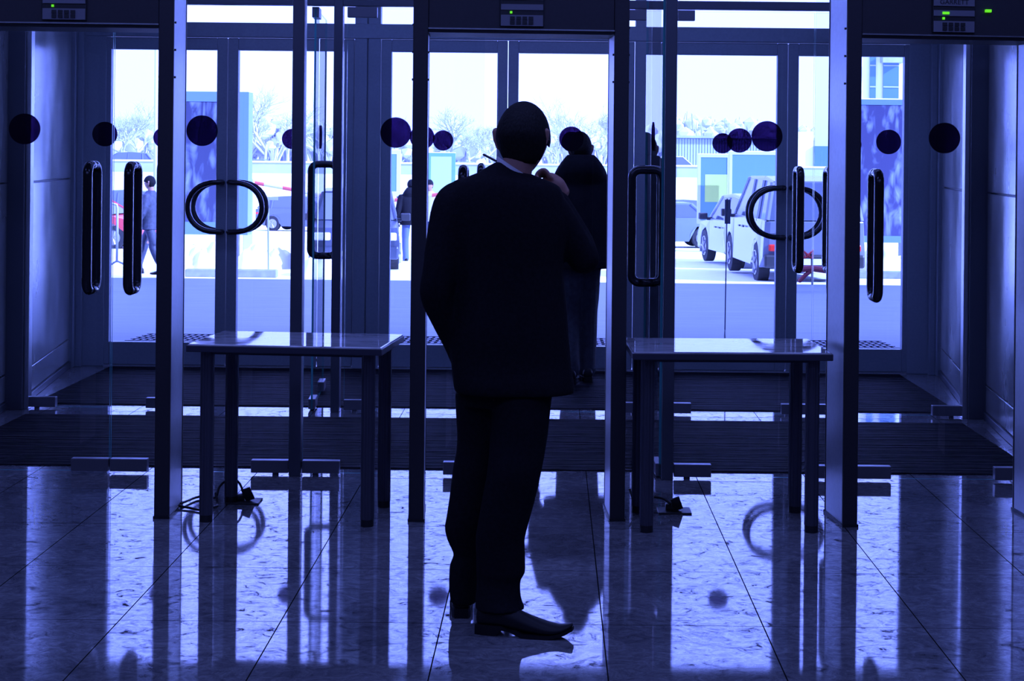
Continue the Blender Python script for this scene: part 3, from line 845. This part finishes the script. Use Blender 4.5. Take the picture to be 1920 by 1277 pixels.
# cars
M['tyre'] = mat('tyre_rubber', (.02, .02, .022), .8)
M['rim'] = mat('wheel_rim', (.35, .35, .38), .35, .7)
M['cglass'] = mat('car_glass', (.10, .12, .17), .06, 0, .9)  # glass tone lifted to carry the outdoor haze
M['tail'] = mat('red_tail_lamp', (.75, .03, .02), .25)
M['lamp'] = mat('clear_headlamp', (.75, .78, .8), .1)
M['trimb'] = mat('black_trim', (.03, .03, .035), .5)
def paint(name, c): return mat(name, c, .22, .25, .7)
def car(label, cat, loc, rz, kind, m, sc=1.0):
    """front towards local +X"""
    root = thing('parked_car', label, cat, loc, rz, 'cars outside the entrance')
    T = {'sedan': (4.35, 1.68, .82, 1.40, [(-2.17, .45), (-2.15, .88), (-1.3, .94), (1.0, .92), (2.0, .72), (2.17, .55), (2.17, .30)], [(-1.55, .93), (-1.05, 1.36), (.25, 1.38), (1.05, .92)]),
         'hatch': (4.1, 1.72, .85, 1.45, [(-2.05, .40), (-2.06, .92), (-1.7, .97), (1.0, .95), (1.9, .76), (2.05, .55), (2.05, .30)], [(-1.95, .95), (-1.55, 1.40), (-.4, 1.47), (.35, 1.42), (1.15, .95)]),
         'suv': (4.4, 1.78, .98, 1.58, [(-2.18, .45), (-2.2, 1.0), (-1.9, 1.04), (1.0, 1.02), (2.05, .90), (2.2, .65), (2.2, .38)], [(-2.12, 1.03), (-1.85, 1.52), (-.5, 1.60), (.35, 1.55), (1.1, 1.02)]),
         'van': (4.5, 1.86, 1.10, 1.92, [(-2.24, .50), (-2.25, 1.15), (-2.0, 1.18), (1.1, 1.16), (2.1, 1.0), (2.25, .75), (2.25, .42)], [(-2.22, 1.17), (-2.08, 1.84), (-1.2, 1.92), (.35, 1.90), (1.2, 1.16)])}
    L, W, belt, H, low, cab = T[kind]
    wr = .32 if kind in ('sedan', 'hatch') else .37; fx, rx = L / 2 - .78, -L / 2 + .80; zb = .22 if wr < .33 else .30
    prof = [(x, z) for x, z in low]
    bot = []
    for cx in (fx, rx):
        bot.append((cx + wr + .08, zb))
        for i in range(9):
            a = PI * i / 8; bot.append((cx + (wr + .06) * math.cos(a), wr + (wr + .06) * math.sin(a)))
        bot.append((cx - wr - .08, zb))
    poly = prof + bot
    bm = bmesh.new()
    rows = []
    for y, ins in ((-W / 2, .0), (-W / 2 + .10, .0), (W / 2 - .10, .0), (W / 2, .0)):
        rows.append([bm.verts.new((x * (.985 if abs(y) > W / 2 - .05 else 1), y * (1 if z < belt * .8 else .96), z)) for x, z in poly])
    for A, B in zip(rows, rows[1:]):
        for k in range(len(poly)): bm.faces.new((A[k], A[(k + 1) % len(poly)], B[(k + 1) % len(poly)], B[k]))
    bm.faces.new(rows[0]); bm.faces.new(rows[-1][::-1])
    bmesh.ops.triangulate(bm, faces=[f for f in bm.faces if len(f.verts) > 4])
    obj('body', bm, m, root, bevel=.03)
    bm = bmesh.new(); n = len(cab); rows = []
    for s in (-1, 1):
        rows.append([bm.verts.new((x, s * W / 2 * (.93 - .16 * (z - belt) / (H - belt)), z)) for x, z in cab])
    for k in range(n): bm.faces.new((rows[0][k], rows[0][(k + 1) % n], rows[1][(k + 1) % n], rows[1][k]))
    bm.faces.new(rows[0][::-1]); bm.faces.new(rows[1])
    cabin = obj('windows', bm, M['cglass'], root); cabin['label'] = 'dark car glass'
    bm = bmesh.new()   # roof
    top = [p for p in cab if p[1] > H - .16]
    for (x0, z0), (x1, z1) in zip(top, top[1:]):
        yy0 = W / 2 * (.93 - .16 * (z0 - belt) / (H - belt)) + .012; yy1 = W / 2 * (.93 - .16 * (z1 - belt) / (H - belt)) + .012
        v = [bm.verts.new(p) for p in ((x0, -yy0, z0 - .03), (x1, -yy1, z1 - .03), (x1, yy1, z1 - .03), (x0, yy0, z0 - .03), (x0, -yy0 + .03, z0 + .035), (x1, -yy1 + .03, z1 + .035), (x1, yy1 - .03, z1 + .035), (x0, yy0 - .03, z0 + .035))]
        for q in ((0, 3, 2, 1), (4, 5, 6, 7), (0, 1, 5, 4), (1, 2, 6, 5), (2, 3, 7, 6), (3, 0, 4, 7)): bm.faces.new([v[i] for i in q])
    obj('roof', bm, m, root, bevel=.015)
    def pil(a, b, r=.03):
        for s in (-1, 1):
            bm = bmesh.new(); ya = W / 2 * (.93 - .16 * (a[1] - belt) / (H - belt)); yb = W / 2 * (.93 - .16 * (b[1] - belt) / (H - belt))
            cyl(bm, (a[0], s * ya, a[1]), (b[0], s * yb, b[1]), r, 6); obj('pillar', bm, m, root)
    pil(cab[0], top[0], .05); pil(cab[-1], top[-1], .035); pil((-.35, belt + .02), (-.38, H - .04), .035)
    if kind in ('suv', 'van', 'hatch'): pil((-1.35, belt + .02), (-1.30, H - .05), .045)
    for cx in (fx, rx):
        for s in (-1, 1):
            bm = bmesh.new(); y0 = s * (W / 2 - .22); y1 = s * (W / 2 - .01)
            cyl(bm, (cx, y0, wr), (cx, y1, wr), wr, 24)
            wl = obj('wheel', bm, M['tyre'], root, bevel=.02)
            bm = bmesh.new(); cyl(bm, (cx, y1 - s * .01, wr), (cx, y1 + s * .012, wr), wr * .62, 16)
            for i in range(5):
                a = 2 * PI * i / 5; cyl(bm, (cx, y1 + s * .02, wr), (cx + math.cos(a) * wr * .55, y1 + s * .02, wr + math.sin(a) * wr * .55), .03, 6)
            obj('wheel_rim', bm, M['rim'], wl)
    for s in (-1, 1):
        a, b = sorted((s * (W / 2 - .02), s * (W / 2 - .24)))
        zt = belt - .05
        if kind == 'van': zt = .74; a, b = sorted((s * (W / 2 - .10), s * (W / 2 - .34)))
        obj('tail_lamp', bx(-L / 2 - (.065 if kind == 'van' else .02), -L / 2 + .16, a, b, zt - .34 if kind == 'suv' else zt - .12, zt), M['tail'], root, bevel=.02)
        a, b = sorted((s * (W / 2 - .06), s * (W / 2 - .42)))
        obj('headlamp', bx(L / 2 - .16, L / 2 + .012, a, b, belt * .66, belt * .66 + .16), M['lamp'], root, bevel=.03)
        bm = bmesh.new(); mx = cab[-1][0] - .18
        box(bm, mx, mx + .12, *sorted((s * (W / 2 + .03), s * (W / 2 + .23))), belt + .02, belt + .17); box(bm, mx + .02, mx + .06, *sorted((s * (W / 2 - .08), s * (W / 2 + .05))), belt + .0, belt + .07)
        obj('mirror', bm, M['trimb'], root, bevel=.02)
        a = s * (W / 2 + .004)
        for xx in (-.25, .15): obj('door_handle', bx(xx, xx + .13, *sorted((a - s * .01, a + s * .02)), belt - .14, belt - .11), M['trimb'], root)
    obj('rear_bumper', bx(-L / 2 - .05, -L / 2 + .10, -W / 2 + .02, W / 2 - .02, zb + .02, zb + .26), M['trimb'] if kind == 'van' else m, root, bevel=.04)
    obj('front_bumper', bx(L / 2 - .10, L / 2 + .05, -W / 2 + .02, W / 2 - .02, zb - .02, zb + .24), m, root, bevel=.04)
    obj('grille', bx(L / 2 - .02, L / 2 + .02, -.38, .38, belt * .62, belt * .62 + .16), M['trimb'], root)
    obj('number_plate', bx(-L / 2 - .065, -L / 2 - .04, -.26, .26, zb + .08, zb + .19), M['lamp'], root)
    obj('number_plate', bx(L / 2 + .045, L / 2 + .065, -.26, .26, zb + .04, zb + .15), M['lamp'], root)
    root.scale = (sc, sc, sc)
    return root
silver = paint('silver_paint', (.22, .24, .30)); dblue = paint('dark_blue_paint', (.12, .14, .24)); grey = paint('grey_paint', (.18, .22, .28)); white = paint('white_paint', (.75, .76, .78)); red = paint('red_paint', (.62, .05, .05)); pale = paint('pale_silver_paint', (.40, .43, .50)); black = paint('black_paint', (.05, .06, .09))  # dark blue, grey and black lightened, outdoor haze mixed into the paint
def at(px, Y): return (XR(px, Y, 450), Y, gz(Y))
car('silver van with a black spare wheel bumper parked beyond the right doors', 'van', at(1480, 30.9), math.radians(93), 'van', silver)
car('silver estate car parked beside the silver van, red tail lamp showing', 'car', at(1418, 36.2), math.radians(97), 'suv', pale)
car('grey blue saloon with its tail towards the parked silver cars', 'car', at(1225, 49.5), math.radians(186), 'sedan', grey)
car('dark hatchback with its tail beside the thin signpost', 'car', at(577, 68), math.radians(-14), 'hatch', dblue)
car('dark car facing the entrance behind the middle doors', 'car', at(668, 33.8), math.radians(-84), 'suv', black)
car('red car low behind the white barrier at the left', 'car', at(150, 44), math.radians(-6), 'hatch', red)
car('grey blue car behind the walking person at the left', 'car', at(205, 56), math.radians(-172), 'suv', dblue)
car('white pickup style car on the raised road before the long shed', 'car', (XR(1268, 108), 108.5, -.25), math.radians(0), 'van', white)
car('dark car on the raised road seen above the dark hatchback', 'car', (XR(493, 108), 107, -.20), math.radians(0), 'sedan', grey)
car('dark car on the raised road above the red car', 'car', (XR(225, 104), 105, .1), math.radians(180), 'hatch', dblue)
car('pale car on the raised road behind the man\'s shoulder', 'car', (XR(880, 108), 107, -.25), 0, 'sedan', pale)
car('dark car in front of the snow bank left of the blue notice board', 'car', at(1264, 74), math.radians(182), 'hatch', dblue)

# low wall of the raised road
M['conc'] = noisy(mat('pale_concrete', (.34, .38, .44), .8), 1, .1)
M['cap'] = mat('snow_cap', (.86, .87, .88), .8)
o = thing('road_wall', 'long low concrete wall along the raised road', 'wall', (0, 101.5, .2))
obj('wall_face', bx(-160, 160, 0, .4, -.2, .82), M['conc'], o); c_ = obj('snow_cap', bx(-160, 160, -.1, .5, .82, .92), M['cap'], o, bevel=.03); c_['label'] = 'snow lying along the top'

# long shed with ribbed cladding
M['shed'] = mat('shed_cladding', (.36, .42, .50), .7)
bm = bmesh.new(); x0, x1 = XR(1255, 135), XR(1470, 135)
n = 40
for i in range(n):
    a = x0 + (x1 - x0) * i / n; box(bm, a, a + (x1 - x0) / n * .8, 135, 135.2 + .05 * (i % 2), -.5, 3.2)
box(bm, x0, x1, 135.15, 143, -.5, 3.25)
o = thing('long_shed', 'long low ribbed shed on the horizon beyond the raised road', 'building', (0, 0, 0))
obj('cladding', bm, M['shed'], o); obj('roof', bx(x0 - .3, x1 + .3, 134.6, 143.3, 3.25, 3.45), M['conc'], o)

# building parts at the far right, above the big lightbox
M['render'] = mat('white_render', (.80, .81, .83), .7); M['fglass'] = mat('facade_glass', (.10, .20, .33), .15, .2)
o = thing('apartment_building', 'white tower block with blue glazed strips beyond the right lightbox', 'building', at(1700, 150)); 
def bpx(px, Y): return XR(px, Y, 150) - o.location.x
obj('wall', bx(bpx(1575, 150), bpx(1900, 150), 0, 14, 0, 24), M['render'], o)
for a, b, z0, z1 in ((1630, 1641, 6, 24), (1655, 1684, 6, 24)):
    wn = obj('window_strip', bx(bpx(a, 150), bpx(b, 150), -.3, .1, z0, z1), M['fglass'], o)
    bm = bmesh.new()
    for k in range(9): box(bm, bpx(a, 150), bpx(b, 150), -.36, -.28, z0 + k * 2.0, z0 + k * 2.0 + .12)
    obj('mullion', bm, M['conc'], wn)
obj('balcony', bx(bpx(1650, 150), bpx(1690, 150), -1.3, 0, 10.3, 11.0), M['conc'], o)
o2 = thing('glazed_building', 'white and blue low building seen past the right outer door', 'building', at(1520, 125))
def bp2(px, Y): return XR(px, 125, 300) - o2.location.x
obj('wall', bx(bp2(1490, 130), bp2(1525, 130), 0, 8, 0, 3.9 - o2.location.z - .2), M['render'], o2)
obj('glazed_wall', bx(bp2(1525, 130), bp2(1600, 130), -.3, 8, 0, 2.6 - o2.location.z), M['fglass'], o2)

# advertising lightboxes
def art_mat(name, base, light, seed, scale=3.0):
    m = mat(name, base, .35); nt = m.node_tree; b = nt.nodes['Principled BSDF']; N = nt.nodes.new; Lk = nt.links.new
    tc = N('ShaderNodeTexCoord'); mp = N('ShaderNodeMapping'); mp.inputs['Scale'].default_value = (1.6, 1, .62); mp.inputs['Location'].default_value = (seed, 0, seed * .7); mp.inputs['Rotation'].default_value = (0, .35, 0)
    v = N('ShaderNodeTexVoronoi'); v.inputs['Scale'].default_value = scale * 1.5; nz = N('ShaderNodeTexNoise'); nz.inputs['Scale'].default_value = scale; nz.inputs['Detail'].default_value = 3; nz.inputs['Distortion'].default_value = 1.2
    mx = N('ShaderNodeMath'); mx.operation = 'SUBTRACT'; r = N('ShaderNodeValToRGB')
    Lk(tc.outputs['Object'], mp.inputs['Vector']); Lk(mp.outputs[0], v.inputs['Vector']); Lk(mp.outputs[0], nz.inputs['Vector'])
    Lk(nz.outputs['Fac'], mx.inputs[0])
    ml = N('ShaderNodeMath'); ml.operation = 'MULTIPLY'; ml.inputs[1].default_value = .45; Lk(v.outputs['Distance'], ml.inputs[0]); Lk(ml.outputs[0], mx.inputs[1]); Lk(mx.outputs[0], r.inputs['Fac'])
    r.color_ramp.elements[0].position = .26; r.color_ramp.elements[0].color = (*base, 1); r.color_ramp.elements[1].position = .60; r.color_ramp.elements[1].color = (*light, 1)
    Lk(r.outputs['Color'], b.inputs['Base Color']); return m
M['art'] = art_mat('poster_pale_streaks', (.045, .05, .10), (.22, .28, .38), 3.1, 2.2)
M['art2'] = art_mat('poster_pale_petals', (.05, .05, .11), (.28, .34, .45), 8.4, 2.4)
M['lbframe'] = mat('pale_blue_frame', (.13, .22, .34), .4); M['lbwhite'] = mat('white_frame', (.50, .53, .56), .5)
M['aqua'] = mat('aqua_board', (.11, .23, .20), .5); M['lime'] = mat('pale_lime_sheet', (.42, .52, .11), .6); M['mint'] = mat('pale_mint_poster', (.36, .52, .30), .5); M['teal'] = mat('teal_frame', (.12, .28, .17), .4)
def lightbox(label, l, r, t, b, Y, frame_m, panel_m, fr=.10, depth=.35, side_m=None, legs=True, inner=None, cat='lightbox', name='advertising_lightbox'):
    A, B = P(l, t, Y), P(r, b, Y); W = B.x - A.x; z1, z0 = P((l + r) / 2, t, Y).z, P((l + r) / 2, b, Y).z; g_ = gz(Y)
    root = thing(name, label, cat, ((A.x + B.x) / 2, Y, g_)); z0 -= g_; z1 -= g_
    bm = bmesh.new(); box(bm, -W / 2, W / 2, .03, depth, z0, z1)
    box(bm, -W / 2, -W / 2 + fr, 0, .03, z0, z1); box(bm, W / 2 - fr, W / 2, 0, .03, z0, z1); box(bm, -W / 2 + fr, W / 2 - fr, 0, .03, z0, z0 + fr * 1.3); box(bm, -W / 2 + fr, W / 2 - fr, 0, .03, z1 - fr, z1)
    obj('case', bm, frame_m, root)
    pn = obj('poster', bx(-W / 2 + fr, W / 2 - fr, .012, .031, z0 + fr * 1.3, z1 - fr), panel_m, root)
    if inner:
        a = P(inner[0], inner[2], Y); c2 = P(inner[1], inner[3], Y)
        obj('notice_sheet', bx(a.x - root.location.x, c2.x - root.location.x, .004, .012, c2.z - g_, a.z - g_), inner[4], root)
    for s in (-1, 1): obj('post', bx(s * W * .35 - .05, s * W * .35 + .05, .08, depth - .08, -.05, z0 + .01), M['alu_dark'], root)
    obj('snow_cap', bx(-W / 2, W / 2, 0, depth, z1, z1 + .03), M['cap'], root, bevel=.01)
    return root
lightbox('tall blue lightbox with a blurry pale streaked poster beyond the left doors', 300, 464, 172, 440, 36, M['lbframe'], M['art'], .22, .5)
lightbox('tall lightbox with pale petals on a dark poster past the rightmost door', 1600, 1712, 187, 455, 37, M['lbframe'], M['art2'], .12, .45)
lightbox('small white notice board with a teal bordered sheet by the man\'s shoulder', 802, 853, 287, 372, 60, M['teal'], M['mint'], .12, .2, name='notice_board', cat='notice board')
lightbox('small pale blue notice board beside the middle door frame', 722, 750, 282, 368, 60, M['lbwhite'], M['aqua'], .14, .2, name='notice_board', cat='notice board')
lightbox('blue notice board carrying a lime green sheet', 1309, 1368, 290, 420, 46, M['lbwhite'], M['aqua'], .08, .25, inner=(1322, 1364, 327, 379, M['lime']), name='notice_board', cat='notice board')
lightbox('wide plain blue panel behind the silver van roof', 1368, 1462, 285, 440, 45, M['lbwhite'], M['aqua'], .08, .25, name='notice_board', cat='notice board')

# lamp post
p = on_ground(290, 372); bm = bmesh.new(); 
root = thing('lamp_post', 'tall white lamp post behind the walking person', 'lamp post', at(290, 60))
cyl(bm, (0, 0, 0), (0, 0, 9), .085, 14, .06); obj('pole', bm, M['lbwhite'], root, smooth=True)
bm = bmesh.new(); tube(bm, [(0, 0, 8.9), (.2, 0, 9.2), (.9, 0, 9.35)], .04, 8); obj('arm', bm, M['lbwhite'], root); obj('lamp_head', bx(.8, 1.4, -.12, .12, 9.28, 9.42), M['lbwhite'], root, bevel=.03)

# sign stand on the paving
M['signgrey'] = mat('pale_sign_back', (.30, .34, .42), .5)
Y = 15.15; p = P(1359, 627, Y); root = thing('sign_stand', 'slim sign stand on the paving outside the right doors', 'sign', (p.x, Y, gz(Y)))
bm = bmesh.new(); cyl(bm, (0, 0, 0), (.01, 0, 1.34), .006, 8); obj('pole', bm, M['alu_dark'], root)
obj('sign_plate', bx(-.012, .042, -.003, .003, 1.10, 1.33), M['signgrey'], root)
bm = bmesh.new(); cyl(bm, (0, 0, 0), (0, 0, .10), .012, 8, .006); box(bm, 0, .19, -.02, .02, 0, .012); obj('base', bm, M['lbwhite'], root)
Y = 40; root = thing('sign_post', 'thin signpost standing in the snow before the dark hatchback', 'sign', at(504, 29.4))
bm = bmesh.new(); cyl(bm, (0, 0, 0), (-.02, 0, 1.38), .018, 8); obj('pole', bm, M['alu'], root); obj('sign_plate', bx(-.2, .16, -.01, .01, 1.38, 1.44), M['conc'], root)

# boom barrier
Y = 38.5; a, b = P(478, 343, Y), P(830, 366, Y)
root = thing('boom_barrier', 'red and white boom barrier across the car park entrance', 'barrier', (a.x, Y, gz(Y)))
def boom_mat():
    m = mat('red_white_bands', (.8, .8, .8), .5); nt = m.node_tree; bb = nt.nodes['Principled BSDF']; N = nt.nodes.new
    tc = N('ShaderNodeTexCoord'); wv = N('ShaderNodeTexWave'); wv.wave_type = 'BANDS'; wv.bands_direction = 'X'; wv.inputs['Scale'].default_value = .35
    r = N('ShaderNodeValToRGB'); r.color_ramp.interpolation = 'CONSTANT'; r.color_ramp.elements[0].color = (.55, .08, .07, 1); r.color_ramp.elements[1].position = .5; r.color_ramp.elements[1].color = (.55, .55, .58, 1)
    nt.links.new(tc.outputs['Object'], wv.inputs['Vector']); nt.links.new(wv.outputs['Fac'], r.inputs['Fac']); nt.links.new(r.outputs['Color'], bb.inputs['Base Color']); return m
M['boom'] = boom_mat()
L0 = Vector((a.x, Y, gz(Y))); bm = bmesh.new()
tube(bm, [P(478, 343, Y) - L0, P(545, 355, Y) - L0, P(622, 371, Y) - L0, P(735, 376, Y) - L0, P(828, 364, Y) - L0], .045, 8); obj('boom', bm, M['boom'], root)
obj('post', bx(-.25, .0, -.15, .15, 0, a.z - gz(Y) + .1), M['lbwhite'], root, bevel=.02)
bx0 = b.x - a.x - .05; obj('rest_post', bx(bx0 - .05, bx0 + .05, -.05, .05, 0, P(828, 364, Y).z - gz(Y)), M['lbwhite'], root)

# white tube barrier at the left
Y = 27.5; root = thing('tube_barrier', 'white bent tube barrier before the red car', 'barrier', at(205, Y))
bm = bmesh.new(); ox = root.location.x; gzY = gz(Y)
def q2(px, py): v = P(px, py, Y); return Vector((v.x - ox, 0, v.z - gzY))
tube(bm, [q2(196, 383), q2(212, 382), q2(219, 384), q2(220, 390), q2(220, 440), q2(219, 490)], .020, 8); obj('upright', bm, M['lbwhite'], root, smooth=True)
bm = bmesh.new(); tube(bm, [q2(205, 498), q2(219, 489), q2(232, 495), q2(240, 512)], .018, 8); obj('foot', bm, M['lbwhite'], root, smooth=True)

# snow heaps and kerbs
def heap(label, px0, px1, top, Y, depth=1.6, seed=1):
    rnd = random.Random(seed); a, b = XR(px0, Y), XR(px1, Y); h = P((px0 + px1) / 2, top, Y).z - gz(Y); W = b - a
    bm = bmesh.new(); nx, ny = 36, 18; V = []
    ph = [rnd.uniform(0, 6) for _ in range(6)]
    for j in range(ny + 1):
        row = []
        for i in range(nx + 1):
            u, v = i / nx * 2 - 1, j / ny * 2 - 1
            r2 = (abs(u) ** 2.6 + abs(v) ** 2.2)
            z = h * max(0, 1 - r2) ** .45 * (.82 + .12 * math.sin(u * 5 + ph[0]) + .08 * math.sin(v * 6 + u * 9 + ph[1]) + .05 * math.sin(u * 17 + ph[2]))
            row.append(bm.verts.new((u * W / 2, v * depth / 2, z - .02)))
        V.append(row)
    for j in range(ny):
        for i in range(nx): bm.faces.new((V[j][i], V[j][i + 1], V[j + 1][i + 1], V[j + 1][i]))
    o = obj('snow_heap', bm, M['heap'], smooth=True); o.location = ((a + b) / 2, Y, gz(Y) - .01); return tag(o, label, 'snow', 'snow heaps at the car park edge')
heap('rounded snow heap under the left tall lightbox', 340, 440, 443, 30, 2.2, 2)
heap('long snow heap right of the left tall lightbox', 443, 548, 452, 32.4, 1.9, 5)
heap('snow heap behind the mid left glass door', 552, 660, 472, 29.6, 1.6, 9)
heap('snow heap beneath the lightbox past the rightmost door', 1600, 1720, 462, 33, 2.2, 12)
heap('low snow heap at the left edge behind the tube barrier', 180, 300, 474, 36, 2.0, 15)
M['kerb'] = noisy(mat('kerb_stone', (.25, .27, .30), .8), 6, .2)
for l, r, Y, lab in ((349, 520, 28.6, 'low stone kerb below the left snow heaps'), (1600, 1720, 30.5, 'low stone kerb below the right snow heap')):
    a, b = XR(l, Y), XR(r, Y); o = obj('kerb', bx(0, b - a, -.1, .1, 0, .14), M['kerb'], bevel=.02); o.location = (a, Y, gz(Y)); tag(o, lab, 'kerb')

# red ribboned rope behind the silver van
Y = 25.5
M['redcloth'] = mat('red_cloth', (.65, .06, .05), .7); M['rope'] = mat('dark_red_rope', (.30, .05, .06), .7)
root = thing('ribbon_stand', 'low stand with a red bow and tape by the silver van', 'barrier', at(1518, Y)); ox, gy = root.location.x, gz(Y)
def q3(px, py): v = P(px, py, Y); return Vector((v.x - ox, 0, v.z - gy))
bm = bmesh.new(); cyl(bm, q3(1523, 534), q3(1522, 476), .018, 8); obj('pole', bm, M['trimb'], root)
bm = bmesh.new(); tube(bm, [q3(1495, 506), q3(1520, 503), q3(1550, 507)], .05, 8); obj('tape', bm, M['rope'], root)
bm = bmesh.new()
for s in (-1, 1): tube(bm, [q3(1515, 480), q3(1515 + s * 9, 470), q3(1515 + s * 8, 484), q3(1515, 480)], .03, 8)
obj('bow', bm, M['redcloth'], root)
bm = bmesh.new(); tube(bm, [q3(1520, 508), q3(1510, 516), q3(1500, 526)], .035, 8); obj('ribbon_tail', bm, M['rope'], root)

# outdoor people
M['navy'] = noisy(mat('navy_jacket', (.05, .055, .09), .7), 20, .3, bump=.3); M['bluejean'] = mat('blue_denim', (.10, .14, .24), .8); M['beige'] = mat('pale_jacket', (.55, .52, .48), .8)
standing_person('person in a navy jacket and cap walking left past the lamp post', 281, 28.2, 514, 331, math.radians(78), M['navy'], M['navy'], M['coat'], stride=.26)
standing_person('person in a dark puffy jacket and jeans beside the dark car', 770, 36.8, 492, 338, math.radians(20), M['coat'], M['bluejean'], M['coat'], hood=True, width=1.15)
standing_person('person in a pale jacket and dark cap by the end of the boom', 805, 40.5, 480, 338, math.radians(160), M['beige'], M['bluejean'], M['coat'], width=1.05)

# bare trees
M['bark'] = mat('haze_pale_bark', (.42, .44, .47), .9)  # pale tone stands in for distance haze over the trees
def tree_mesh(seed, H=9.0, spread=.9):
    rnd = random.Random(seed); bt, bb = bmesh.new(), bmesh.new()
    def rec(p, d, L, r, lev):
        e = p + d * L
        cyl(bt if lev == 0 else bb, p, e, r, 5 if lev < 3 else 3, r * .72, caps=False)
        if lev >= 6 or r < .006: return
        n = 3 if lev < 4 else 2
        for i in range(n + (1 if rnd.random() < .35 else 0)):
            ax = Vector((rnd.gauss(0, 1), rnd.gauss(0, 1), rnd.gauss(0, .6) + .25)).normalized()
            nd = (d * .75 + ax * spread * .75).normalized(); nd.z = max(nd.z, -.1)
            rec(p.lerp(e, rnd.uniform(.6, 1.0)), nd, L * rnd.uniform(.62, .86), r * .62, lev + 1)
    rec(Vector((0, 0, -.1)), Vector((rnd.uniform(-.1, .1), 0, 1)).normalized(), H * .26, H * .022, 0)
    return bt, bb
protos = []
tree_spots = [(228, 106, 7.5, 'bare tree on the horizon left of the lamp post'), (262, 120, 8.0, 'bare tree half behind the lamp post'), (495, 108, 9.5, 'bare tree rising over the dark hatchback'), (540, 122, 9.0, 'bare tree beside the dark middle post on the left'),
              (600, 132, 7.5, 'bare tree behind the open left glass leaf'), (835, 110, 7.5, 'bare tree behind the pair of round stickers'), (880, 121, 6.0, 'low bare tree above the suited man\'s left shoulder'), (915, 131, 7.5, 'bare tree left of the suited man\'s head'),
              (1045, 112, 6, 'small bare tree right of the suited man\'s head'), (1082, 122, 9, 'bare tree over the hooded person\'s head'), (1125, 132, 9.5, 'bare tree at the right edge of the middle gate opening'), (750, 125, 7, 'bare tree left of the middle gate')]
for i, (px, Y, H, lab) in enumerate(tree_spots):
    loc = (XR(px, Y, 280), Y, .3); h = H * .80
    if i < 3:
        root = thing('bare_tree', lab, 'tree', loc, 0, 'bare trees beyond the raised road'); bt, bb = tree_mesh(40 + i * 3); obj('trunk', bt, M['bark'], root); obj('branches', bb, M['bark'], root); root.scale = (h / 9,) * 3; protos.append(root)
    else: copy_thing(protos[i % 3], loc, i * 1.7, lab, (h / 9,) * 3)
# far belt of trees, the haze put into their pale colour
M['belt'] = noisy(mat('haze_pale_tree_belt', (.50, .52, .56), 1.0), .6, .1)
bm = bmesh.new(); rnd = random.Random(3)
for i in range(420):
    x = rnd.uniform(-95, 95); Y = rnd.uniform(205, 235); h = rnd.uniform(4.2, 6.2) + 1.2 * math.sin(x * .12) + (1.3 if x > 15 else 0)
    for k in range(5):
        cyl(bm, (x, Y, 0), (x + rnd.gauss(0, 1.2), Y, h * rnd.uniform(.7, 1.0)), .22, 3, .05, caps=False)
        bmesh.ops.create_icosphere(bm, subdivisions=1, radius=rnd.uniform(.5, 1.3), matrix=Matrix.Translation((x + rnd.gauss(0, 1.4), Y, h * rnd.uniform(.35, .85))))
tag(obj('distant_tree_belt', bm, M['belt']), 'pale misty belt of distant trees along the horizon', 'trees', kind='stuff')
